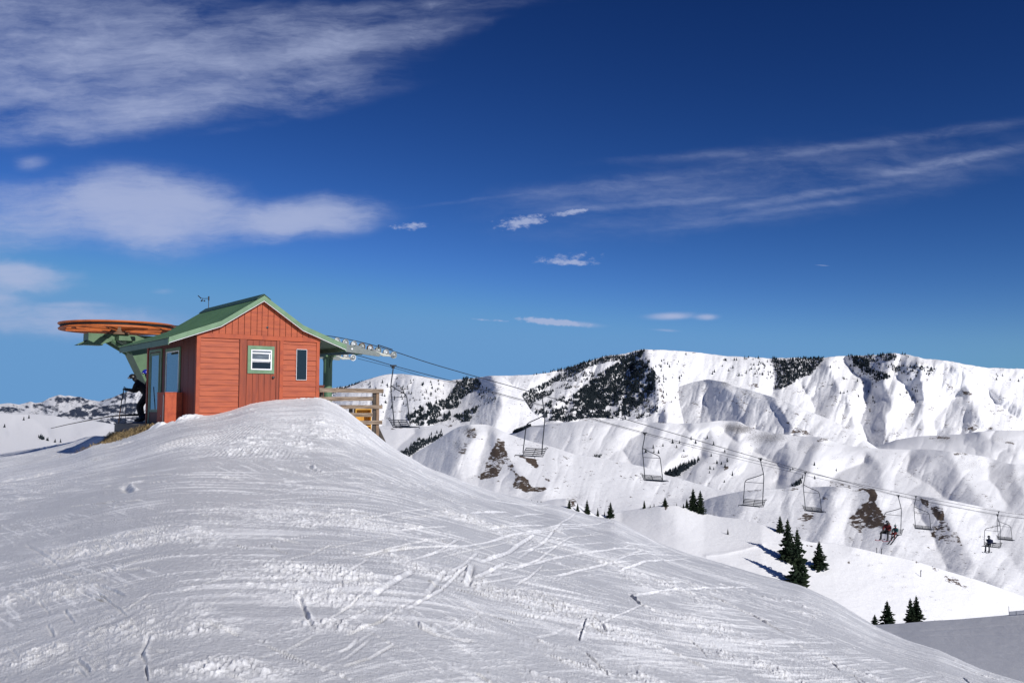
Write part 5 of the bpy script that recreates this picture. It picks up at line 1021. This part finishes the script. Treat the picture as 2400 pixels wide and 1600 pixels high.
def build_people():
    def P(u, v, Y): a, b = ab(u, v); return Vector((float(a) * Y, Y, float(b) * Y))
    zf = -.53
    # bent skier, leaning on poles: faces left in the photo
    Yp = 27.6; f0 = P(326, 990, Yp); f0.z = zf
    J = dict(pelvis=(-.22, 0, .86), chest=(.02, 0, 1.16), neck=(.12, 0, 1.27), head=(.23, 0, 1.36), hipl=(-.20, .11, .82), hipr=(-.20, -.11, .82), kneel=(.02, .13, .48), kneer=(-.02, -.13, .48), anklel=(-.08, .13, .10), ankler=(-.10, -.13, .10), toel=(.10, .14, .05), toer=(.08, -.14, .05),
             shl=(.06, .19, 1.17), shr=(.06, -.19, 1.17), elbl=(.14, .24, .95), elbr=(.16, -.24, .94), handl=(.36, .16, 1.0), handr=(.38, -.16, .98))
    m0 = dict(body=M['cloth'], jacket=M['cloth'], helmet=M['helmet'])
    rz = R(190)
    figure('person', tuple(f0), rz, J, 'person in black ski clothes and helmet bending forward over poles beside the hut', m0)
    def W(p, o, rz): c, s = math.cos(rz), math.sin(rz); return Vector((o[0] + p[0] * c - p[1] * s, o[1] + p[0] * s + p[1] * c, o[2] + p[2]))
    pole(W((.40, -.16, 1.04), f0, rz), W((.62, -.30, .0), f0, rz), 'left ski pole planted ahead of the bent skier in black')
    pole(W((.38, .16, 1.06), f0, rz), W((.34, .22, .0), f0, rz), 'upright ski pole held close to the bent skier in black')
    pole(W((.02, .02, 1.04), f0 + Vector((.5, .5, 0)), rz), W((.72, .1, .0), f0 + Vector((.5, .5, 0)), rz), 'ski pole slanting down behind the bent skier, from the skier in the blue helmet')
    ski(None, f0 + Vector((-.0, .13, .0)), (math.cos(rz), math.sin(rz), 0), M['ski'], 'dark ski under the far foot of the bent skier'); ski(None, f0 + Vector((-.0, -.14, .0)), (math.cos(rz), math.sin(rz), 0), M['ski'], 'dark ski under the near foot of the bent skier')
    f1 = P(352, 990, 28.1); f1.z = zf
    J2 = dict(J); J2.update(pelvis=(-.10, 0, .90), chest=(.04, 0, 1.26), neck=(.10, 0, 1.40), head=(.17, 0, 1.52), shl=(.06, .19, 1.28), shr=(.06, -.19, 1.28), hipl=(-.1, .11, .86), hipr=(-.1, -.11, .86), elbl=(.12, .26, 1.02), elbr=(.12, -.26, 1.02), handl=(.34, .18, .98), handr=(.34, -.18, .98))
    figure('person', tuple(f1), R(196), J2, 'person with a blue helmet half hidden behind the corner of the hut', dict(body=M['cloth'], jacket=M['cloth'], helmet=M['helmetblue']))
    ski(None, f1 + Vector((0, .12, 0)), (math.cos(rz), math.sin(rz), 0), M['ski'], 'ski of the person in the blue helmet, far one beside the hut'); ski(None, f1 + Vector((0, -.12, 0)), (math.cos(rz), math.sin(rz), 0), M['ski'], 'ski of the person in the blue helmet, near one beside the hut')
    # riders: chair frame x -> width, y -> facing
    def rider(ch_, x, mats, label, scale, J=None, spread=.13):
        o = CH[ch_]; mw = o.matrix_basis; r = LA + math.pi + (.03 if ch_[1] % 2 else -.03)
        base = mw @ Vector((x, .36, -2.55)); Js = dict(pelvis=(-.10, 0, .12), chest=(-.10, 0, .46), neck=(-.07, 0, .60), head=(-.04, 0, .74), hipl=(-.04, .10, .08), hipr=(-.04, -.10, .08), kneel=(.38, spread, .10), kneer=(.36, -spread, .10), anklel=(.46, spread + .02, -.32), ankler=(.38, -spread - .02, -.32),
              toel=(.63, spread + .03, -.38), toer=(.55, -spread - .03, -.38), shl=(-.10, .19, .47), shr=(-.10, -.19, .47), elbl=(.04, .26, .26), elbr=(.04, -.26, .26), handl=(.28, .14, .22), handr=(.28, -.14, .22))
        if J: Js.update(J)
        p = figure('person', tuple(base), r, Js, label, mats, scale=scale)
        out = []
        for s in 'lr':
            a = Vector(Js['ankle' + s]) * scale; out.append(W(a + Vector((.04, 0, -.13 * scale)), base, r))
        return base, r, out
    b, r, ft = rider(('B', 2), .66, dict(body=M['cloth'], jacket=M['clothred'], helmet=M['helmet']), 'adult person in a red and black jacket riding the lift chair beside a child', 1.0, spread=.24)
    for i, a in enumerate(ft): ski(None, a, (math.cos(r), math.sin(r), .02), M['skired'], ('ski on the left foot of the adult riding in red and black', 'ski on the right foot of the adult riding in red and black')[i], 1.35)
    b, r, ft = rider(('B', 2), .10, dict(body=M['clothred'], jacket=M['clothteal'], helmet=M['clothteal']), 'child in a teal jacket and red trousers riding beside the adult in red', .72)
    for i, a in enumerate(ft): ski(None, a, (math.cos(r - .3), math.sin(r - .3), -.9), M['black'], ('ski dangling from the left foot of the child in teal', 'ski dangling from the right foot of the child in teal')[i], 1.05)
    pole(W((.0, -.3, .25), b, r), W((-.5, -.55, .12), b, r), 'ski pole sticking out behind the child in teal')
    b, r, ft = rider(('B', 3), .58, dict(body=M['clothgrey'], jacket=M['clothblue'], helmet=M['helmet']), 'single person in a blue jacket and grey trousers riding the last lift chair', 1.0, J=dict(elbr=(.0, .32, .34), handl=(.18, .52, .30)))
    for i, a in enumerate(ft): ski(None, a, (math.cos(r), math.sin(r), .04), M['ski'], ('ski on the left foot of the single rider in blue', 'ski on the right foot of the single rider in blue')[i], 1.4)
    pole(W((.3, .1, .24), b, r), W((.62, 1.0, .12), b, r), 'ski pole held sideways by the single rider in blue')
build_people()

# ------------------------------------------------------------ conifers
def conifer_mesh(seed, H=1.0, wid=.42, tiers=26, br=11, m='needles', double=False):
    """crown of many drooping branch sprays, unit height scaled by H; returns (crown MB, trunk MB)"""
    rd = random.Random(seed); c = MB(); t = MB(); t.tube([(0, 0, -.05 * H), (0, 0, .45 * H), (0, 0, .97 * H)], [.018 * H, .012 * H, .002 * H], 6)
    for i in range(tiers):
        f = i / (tiers - 1); z = (.03 + .95 * f) * H; rr = wid / 2 * H * (1 - f)**.80 * (.80 + .3 * rd.random()) + .006 * H
        if f < .1: rr *= .8 + 2 * f
        n = max(4, int(br * (1 - f * .55)))
        a0 = rd.random() * 6
        for k in range(n):
            if rd.random() < .10: continue
            a = a0 + 6.283 * k / n + rd.uniform(-.25, .25); l = rr * rd.uniform(.55, 1.18); dz = rd.uniform(-.30, .04) * l; w = l * rd.uniform(.20, .34) + .006 * H
            e = Vector((math.cos(a), math.sin(a), 0)); s = Vector((-e.y, e.x, 0)); p0 = Vector((0, 0, z))
            for (q0, q1, ww, lf) in ((0, .62, w, 0), (.38, 1.0, w * .72, .10)):
                A = p0 + e * l * q0 + Vector((0, 0, dz * q0 + lf * l * .2)); B = p0 + e * l * (q0 + q1) / 2 + Vector((0, 0, dz * (q0 + q1) / 2 + l * .03)); T = p0 + e * l * q1 + Vector((0, 0, dz * q1 + l * .07 * rd.random()))
                b = len(c.v); dr = Vector((0, 0, -w * .35))
                c.v += [tuple(A), tuple(B + s * ww + dr), tuple(T), tuple(B - s * ww + dr), tuple(B + Vector((0, 0, .012 * H))), tuple(B + Vector((0, 0, -.03 * H - w * .35)))]
                c.f += [(b, b + 1, b + 4), (b + 1, b + 2, b + 4), (b + 2, b + 3, b + 4), (b + 3, b, b + 4), (b, b + 5, b + 1), (b + 1, b + 5, b + 2), (b + 2, b + 5, b + 3), (b + 3, b + 5, b)]
    return c, t
def raw(mb, name, m):
    me = bpy.data.meshes.new(name); me.from_pydata([tuple(v) for v in mb.v], [], mb.f); me.update(); me.materials.append(m); return me
PROTO = []
for sd_, wd in ((1, .40), (2, .46), (3, .36), (4, .52), (5, .62)):
    c, t = conifer_mesh(sd_, 1, wd); PROTO.append((raw(c, 'crown', M['needles']), raw(t, 'trunk', M['bark'])))
SMALL = []
for sd_ in (11, 12, 13):
    c, t = conifer_mesh(sd_, 1, .50, 8, 7); SMALL.append((raw(c, 'crown', M['needles']), raw(t, 'trunk', M['bark'])))
def tree(p, h, k, label, group, rz=0, wide=1.0, lean=0, small=False):
    o = thing('conifer', tuple(p), label, 'conifer', group, rz); o.scale = (h * wide, h * wide, h)
    o.rotation_euler = (0, lean, rz)
    cm, tm = (SMALL if small else PROTO)[k]
    for nm, me in (('crown', cm), ('trunk', tm)):
        q = bpy.data.objects.new(nm, me); COL.objects.link(q); q.parent = o
    return o
NEAR = [  # u, v of the foot, height in photo px, kind, width factor, label
 (1376, 1205, 34, 3, 1.1, 'slim dark conifer on the near skyline, left of the drooping one'), (1401, 1209, 18, 1, 1.1, 'small conifer between the slim conifer and the drooping one on the near skyline'),
 (1431, 1213, 36, 4, 1.15, 'open branched conifer at the end of the foreground crest'), (1417, 1206, 9, 1, 1, 'tiny conifer tip just left of the open branched conifer'),
 (1354, 1198, 19, 4, 1.0, 'bushy leaning conifer beside the bare rocky knoll'), (1334, 1192, 22, 4, .95, 'dark conifer right on the snow patched rocky knoll'),
 (1510, 1191, 19, 4, .85, 'pointed conifer on the left shoulder of the ski hill'), (1524, 1189, 7, 3, 1, 'tiny conifer right of the pointed one on the ski hill shoulder'), (1533, 1187, 9, 2, 1, 'tiny slim conifer left of the broad bushy conifer'),
 (1559, 1186, 21, 4, 1.5, 'broad bushy conifer on the top of the ski hill'), (1602, 1190, 11, 3, 1, 'small conifer left of the tall pair on the ski hill'), (1586, 1183, 7, 2, 1, 'tiny conifer right of the broad bushy one'),
 (1625, 1195, 50, 4, 1.1, 'left tree of the tall dark pair on the ski hill'), (1642, 1202, 52, 4, 1.0, 'right tree of the tall dark pair on the ski hill'), (1610, 1190, 22, 3, 1, 'shorter tree hugging the left side of the tall dark pair'),
 (1706, 1252, 14, 2, 1.1, 'lone small conifer on the open snow of the ski hill'),
 (1210, 1177, 9, 1, 1.2, 'small tree first from the left in the skyline row above the foreground'), (1218, 1177, 11, 4, 1.1, 'small tree second from the left in the skyline row'), (1229, 1178, 7, 4, 1.0, 'small tree third from the left in the skyline row'),
 (1246, 1179, 9, 1, 1, 'small tree fourth from the left in the skyline row'), (1252, 1179, 6, 4, 1.1, 'small tree fifth from the left in the skyline row'), (1260, 1180, 7, 1, 1, 'small tree sixth from the left in the skyline row'), (1268, 1182, 9, 0, 1.2, 'small tree right end of the skyline row'),
 (1829, 1247, 38, 4, 1.15, 'conifer half hidden at the upper left of the tallest conifer'), (1848, 1316, 98, 4, .95, 'tall ragged conifer, upper of the overlapping two, casting a long shadow'), (1871, 1374, 132, 4, .80, 'tall ragged conifer, lower of the overlapping two at the slope edge'),
 (1921, 1334, 64, 4, 1.35, 'stout conifer standing alone right of the tall overlapping pair'),
]
for i, (u, v, h, k, wd, lb) in enumerate(NEAR):
    p = at('L', u, max(v, crest_v('L', u) + .5)); tree(p, h * p.y / F * 1.03, k, lb, 'conifers on the ski hill', i * 1.3, wd, .0, small=h < 12 and False)
for i, (u, vt, h, k, wd, lb) in enumerate([(2079, 1405, 60, 4, 1.3, 'conifer left of the darkest one behind the groomed run'), (2050, 1438, 28, 4, 1.4, 'smallest conifer at the left behind the groomed run'), (2133, 1399, 66, 4, 1.05, 'left half of the dense dark conifer clump behind the groomed run'), (2147, 1393, 70, 4, 1.1, 'right half of the dense dark conifer clump behind the groomed run')]):
    Yt = 92.0; a, b = ab(u, vt); H = (h + 14) * Yt / F; tree(Vector((float(a) * Yt, Yt, float(b) * Yt - H)), H, k, lb, 'conifers behind the groomed run', i, wd)

# far trees: the largest as individuals, the forest as one mass
SINGLES = []; MASS = []
rs = np.random.RandomState(21)
def scatter(key, poly, n, h0, h1, clump=0.0, single=0, cs=10):
    us = [p[0] for p in poly]; vs_ = [p[1] for p in poly]; k = 0; tries = 0
    while k < n and tries < n * 60:
        tries += 1; u = rs.uniform(min(us), max(us)); v = rs.uniform(min(vs_), max(vs_))
        if not inpoly(np.array(u), np.array(v), poly): continue
        if clump and float(fbm(np.array(u / cs), np.array(v / cs * 1.6), 2, 17)) < clump * rs.rand() + clump * .4 - .25: continue
        cvv = crest_v(key, u)
        if v < cvv - 1: continue
        p = at(key, u, max(v, cvv + .3)); h = rs.uniform(h0, h1) * p.y / F
        (SINGLES if rs.rand() < single else MASS).append((p, h, key)); k += 1
I_, H_ = 'I', 'H'
FA = pl(cc, (1300, 298), (1420, 262), (1560, 240), (1700, 195), (1850, 155), (1960, 160), (2095, 113), (2085, 140), (1960, 200), (1860, 195), (1700, 240), (1600, 300), (1500, 330), (1400, 390), (1300, 425), (1240, 440), (1290, 400), (1400, 350), (1500, 290), (1560, 262), (1400, 275))
scatter('H', FA, 900, 3.5, 7, 0)
FB = pl(cc, (2095, 118), (2050, 190), (2120, 190), (2165, 290), (2160, 380), (2090, 470), (1990, 550), (1900, 590), (1700, 585), (1560, 612), (1430, 605), (1480, 560), (1600, 530), (1560, 470), (1640, 400), (1720, 330), (1800, 270), (1900, 215), (1980, 170))
scatter('H', FB, 4400, 3.5, 7.5, .16)
scatter('H', pl(cc, (1640, 400), (1850, 260), (2000, 210), (2100, 260), (2000, 400), (1800, 520), (1650, 560)), 1500, 3.5, 7, 0)
scatter('H', pl(cc, (1240, 430), (1330, 415), (1470, 395), (1440, 430), (1330, 480), (1300, 540), (1340, 590), (1250, 545), (1235, 480)), 420, 3.5, 6, 0)
scatter('H', pl(cc, (1450, 470), (1700, 400), (1760, 420), (1500, 560), (1340, 600), (1330, 530)), 500, 3.5, 6.5, .3)
scatter('H', pl(cc, (1470, 330), (1700, 260), (1760, 300), (1500, 420)), 110, 3.5, 6.5, .3)
scatter('H', pl(cc, (2090, 150), (2200, 330), (2180, 560), (1950, 620), (1900, 560), (2120, 420)), 260, 3.5, 7, .1)
scatter('H', pl(cd, (618, 172), (700, 190), (860, 168), (985, 170), (940, 225), (880, 290), (800, 320), (740, 360), (690, 385), (632, 388), (655, 300), (628, 230)), 1150, 4, 7, 0)
scatter('H', pl(cd, (1165, 160), (1280, 180), (1300, 260), (1400, 280), (1435, 310), (1340, 335), (1270, 280), (1180, 230)), 420, 4, 7, 0)
scatter('H', pl(cd, (1130, 150), (1560, 145), (1560, 190), (1400, 200), (1150, 200)), 190, 4, 7, .2)
scatter('H', pl(cd, (1430, 225), (1750, 240), (1700, 300), (1450, 270)), 110, 3.5, 6.5, .2)
scatter('H', pl(cd, (420, 165), (620, 170), (640, 330), (470, 300)), 40, 4, 8, .1)
scatter('I', pl(cc, (790, 335), (850, 308), (930, 318), (960, 350), (960, 385), (880, 420), (800, 480), (715, 470), (740, 430), (790, 370)), 520, 4, 7.5, 0)
scatter('I', pl(cc, (740, 470), (830, 480), (760, 560), (740, 600), (650, 622), (540, 662), (470, 625), (450, 575), (480, 530), (560, 500), (680, 470)), 900, 4.5, 8, .05)
scatter('I', pl(cc, (740, 590), (860, 540), (950, 505), (930, 540), (880, 610), (780, 620)), 300, 4, 7, .1)
scatter('I', pl(cc, (930, 360), (1040, 380), (1080, 470), (960, 500)), 60, 3.5, 6, .1)
scatter('I2', [(745, 924), (780, 912), (812, 906), (850, 894), (858, 893), (856, 898), (780, 925), (745, 940)], 260, 4, 6, 0)
scatter('I2', [(700, 930), (790, 925), (810, 935), (780, 955), (700, 960)], 300, 4, 6, 0)
scatter('E', pl(cc, (400, 832), (470, 790), (480, 770), (600, 735), (702, 705), (690, 720), (560, 790), (470, 850)), 260, 5, 9, 0)
scatter('F', pl(cc, (1090, 648), (1130, 628), (1240, 625), (1325, 632), (1250, 672), (1200, 690), (1150, 680)), 300, 4.5, 8, 0)
scatter('F', pl(ce, (560, 690), (640, 660), (760, 590), (880, 555), (1000, 505), (960, 555), (800, 650), (720, 722), (620, 715)), 170, 7, 12, 0)
scatter('F', pl(cd, (745, 1050), (820, 1010), (820, 1040), (760, 1062)), 40, 5, 8, 0)
scatter('F', pl(cc, (1740, 850), (1800, 830), (1790, 860), (1745, 862)), 26, 4, 6, 0)
scatter('J', pl(ch, (415, 690), (440, 665), (470, 695), (520, 715), (680, 735), (600, 742), (440, 700)), 16, 7, 10, 0, 1)
# individuals standing in open snow
scatter('I', pl(cc, (160, 340), (380, 300), (720, 330), (740, 400), (640, 460), (460, 500), (300, 560), (180, 470)), 70, 4.5, 8.5, 0, 1)
scatter('H', pl(cd, (960, 190), (1300, 250), (1380, 420), (1300, 560), (1000, 360)), 26, 4.5, 8, 0, 1)
scatter('H', pl(cd, (20, 150), (620, 190), (600, 330), (150, 280)), 26, 4.5, 8, 0, 1)
scatter('H', pl(cc, (2120, 180), (2352, 200), (2352, 460), (2200, 560), (2160, 300)), 34, 4.5, 8, 0, 1)
scatter('H', pl(cd, (1400, 180), (1760, 240), (1740, 330), (1480, 330), (1200, 300)), 26, 5, 8, 0, 1)
scatter('H', pl(cd, (1480, 330), (1640, 420), (1640, 580), (1500, 560)), 7, 5, 8, 0, 1)
scatter('H', pl(cd, (2100, 280), (2350, 300), (2340, 340), (2140, 330)), 6, 5, 8, 0, 1)
scatter('F', pl(ce, (200, 330), (1200, 200), (1480, 400), (1450, 820), (1150, 820), (900, 640), (400, 480)), 24, 6, 11, 0, 1)
scatter('F', pl(cd, (660, 800), (1100, 860), (1300, 900), (900, 1040), (700, 980)), 6, 6, 10, 0, 1)
scatter('E', pl(cc, (520, 740), (640, 690), (740, 650), (720, 690), (560, 760)), 12, 6, 10, 0, 1)
for (x, y) in ((262, 492), (318, 472), (50, 570)): SINGLES.append((at('J', *ch(x, y)), 9 * at('J', *ch(x, y)).y / F, 'J'))
def far_tree_mb(mb, p, h, rd):
    w = h * rd.uniform(.22, .34); n = 5; a0 = rd.random() * 6
    for (z0, z1, r) in ((.02, .55, 1.0), (.32, .80, .72), (.62, 1.05, .42)):
        b = len(mb.v)
        for k in range(n):
            a = a0 + 6.283 * k / n; q = r * w * rd.uniform(.7, 1.25); mb.v.append((p.x + q * math.cos(a), p.y + q * math.sin(a), p.z + h * (z0 + rd.uniform(-.03, .05))))
        mb.v.append((p.x, p.y, p.z + h * z1))
        for k in range(n): mb.f.append((b + k, b + (k + 1) % n, b + n))
        mb.f.append(tuple(b + k for k in range(n))[::-1])
def build_far():
    rd = random.Random(3); mb = MB()
    for (p, h, key) in MASS: far_tree_mb(mb, p, h, rd)
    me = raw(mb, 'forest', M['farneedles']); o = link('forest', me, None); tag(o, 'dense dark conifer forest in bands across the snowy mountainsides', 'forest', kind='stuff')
    protos = []
    for k in range(6):
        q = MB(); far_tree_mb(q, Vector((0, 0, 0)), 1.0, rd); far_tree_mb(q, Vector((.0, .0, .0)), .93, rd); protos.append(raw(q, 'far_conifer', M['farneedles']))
    GL = {'I': ('small dark conifer scattered on the left snowy summit above the forest', 'scattered conifers on the left summit'), 'H': ('small dark conifer scattered on the open slopes of the big far mountain', 'scattered conifers on the far mountain'),
          'F': ('small conifer standing alone on the rolling middle ridge', 'scattered conifers on the middle ridge'), 'E': ('small conifer above the narrow dark tree band right of the fence', 'scattered conifers above the narrow tree band'), 'J': ('small conifer on the smooth white hills at the far left', 'scattered conifers on the left hills')}
    S2 = sorted(SINGLES, key=lambda t: -t[1] / t[0].y)[:265]
    for i, (p, h, key) in enumerate(S2):
        o = bpy.data.objects.new('conifer', protos[i % 6]); COL.objects.link(o); o.location = p; o.scale = (h,) * 3; o.rotation_euler = (0, 0, i * 1.7); tag(o, GL[key][0], 'conifer', GL[key][1])
build_far()
# small posts and netting on the far slopes
def build_posts():
    for i, (u, v, h, lb) in enumerate([(2055, 1295, 12, 'thin dark post on the ski hill crest, left of the forked one'), (2066, 1296, 13, 'thin dark post with a short arm on the ski hill crest'), (2158, 1351, 15, 'single dark trail sign post on the slope beside the groomed stripe')]):
        p = at('L', u, max(v, crest_v('L', u) + 1)); o = thing('trail_post', tuple(p), lb, 'post', 'posts on the ski hill'); H = h * p.y / F; q = MB(); q.tube([(0, 0, 0), (.02 * H, 0, H)], .07, 6); q.build('shaft', M['black'], o)
        q = MB(); q.box((.10 if i else 0, 0, H * .93), (.28 if i else .1, .05, .16)); q.build('plate', M['black'], o)
    f = thing('net_fence', (0, 0, 0), 'low grey netting fence with thin posts at the far right edge of the groomed run', 'fence')
    def P(u, v, Y): a, b = ab(u, v); return Vector((float(a) * Y, Y, float(b) * Y))
    f.location = P(2365, 1441.5, 75.3); o = f.location
    q = MB(); a, b = P(2365, 1440, 75.3) - o, P(2440, 1433, 74) - o; n0 = len(q.v); up = Vector((0, 0, .27)); q.v += [tuple(a), tuple(b), tuple(b + up), tuple(a + up)]; q.f.append((0, 1, 2, 3)); ob = q.build('netting', M['netting'], f); ob.modifiers.new('s', 'SOLIDIFY').thickness = .01
    for u, h in ((2365, .75), (2382, .32), (2400, .32), (2420, .32)):
        q = MB(); p = P(u, 1441.5 - (u - 2365) * .09, 75.3 - (u - 2365) * .017) - o; q.tube([p, p + Vector((0, 0, h))], .018, 5); q.build('post', M['black'], f)
build_posts()
print('far singles', len(SINGLES), 'mass', len(MASS))
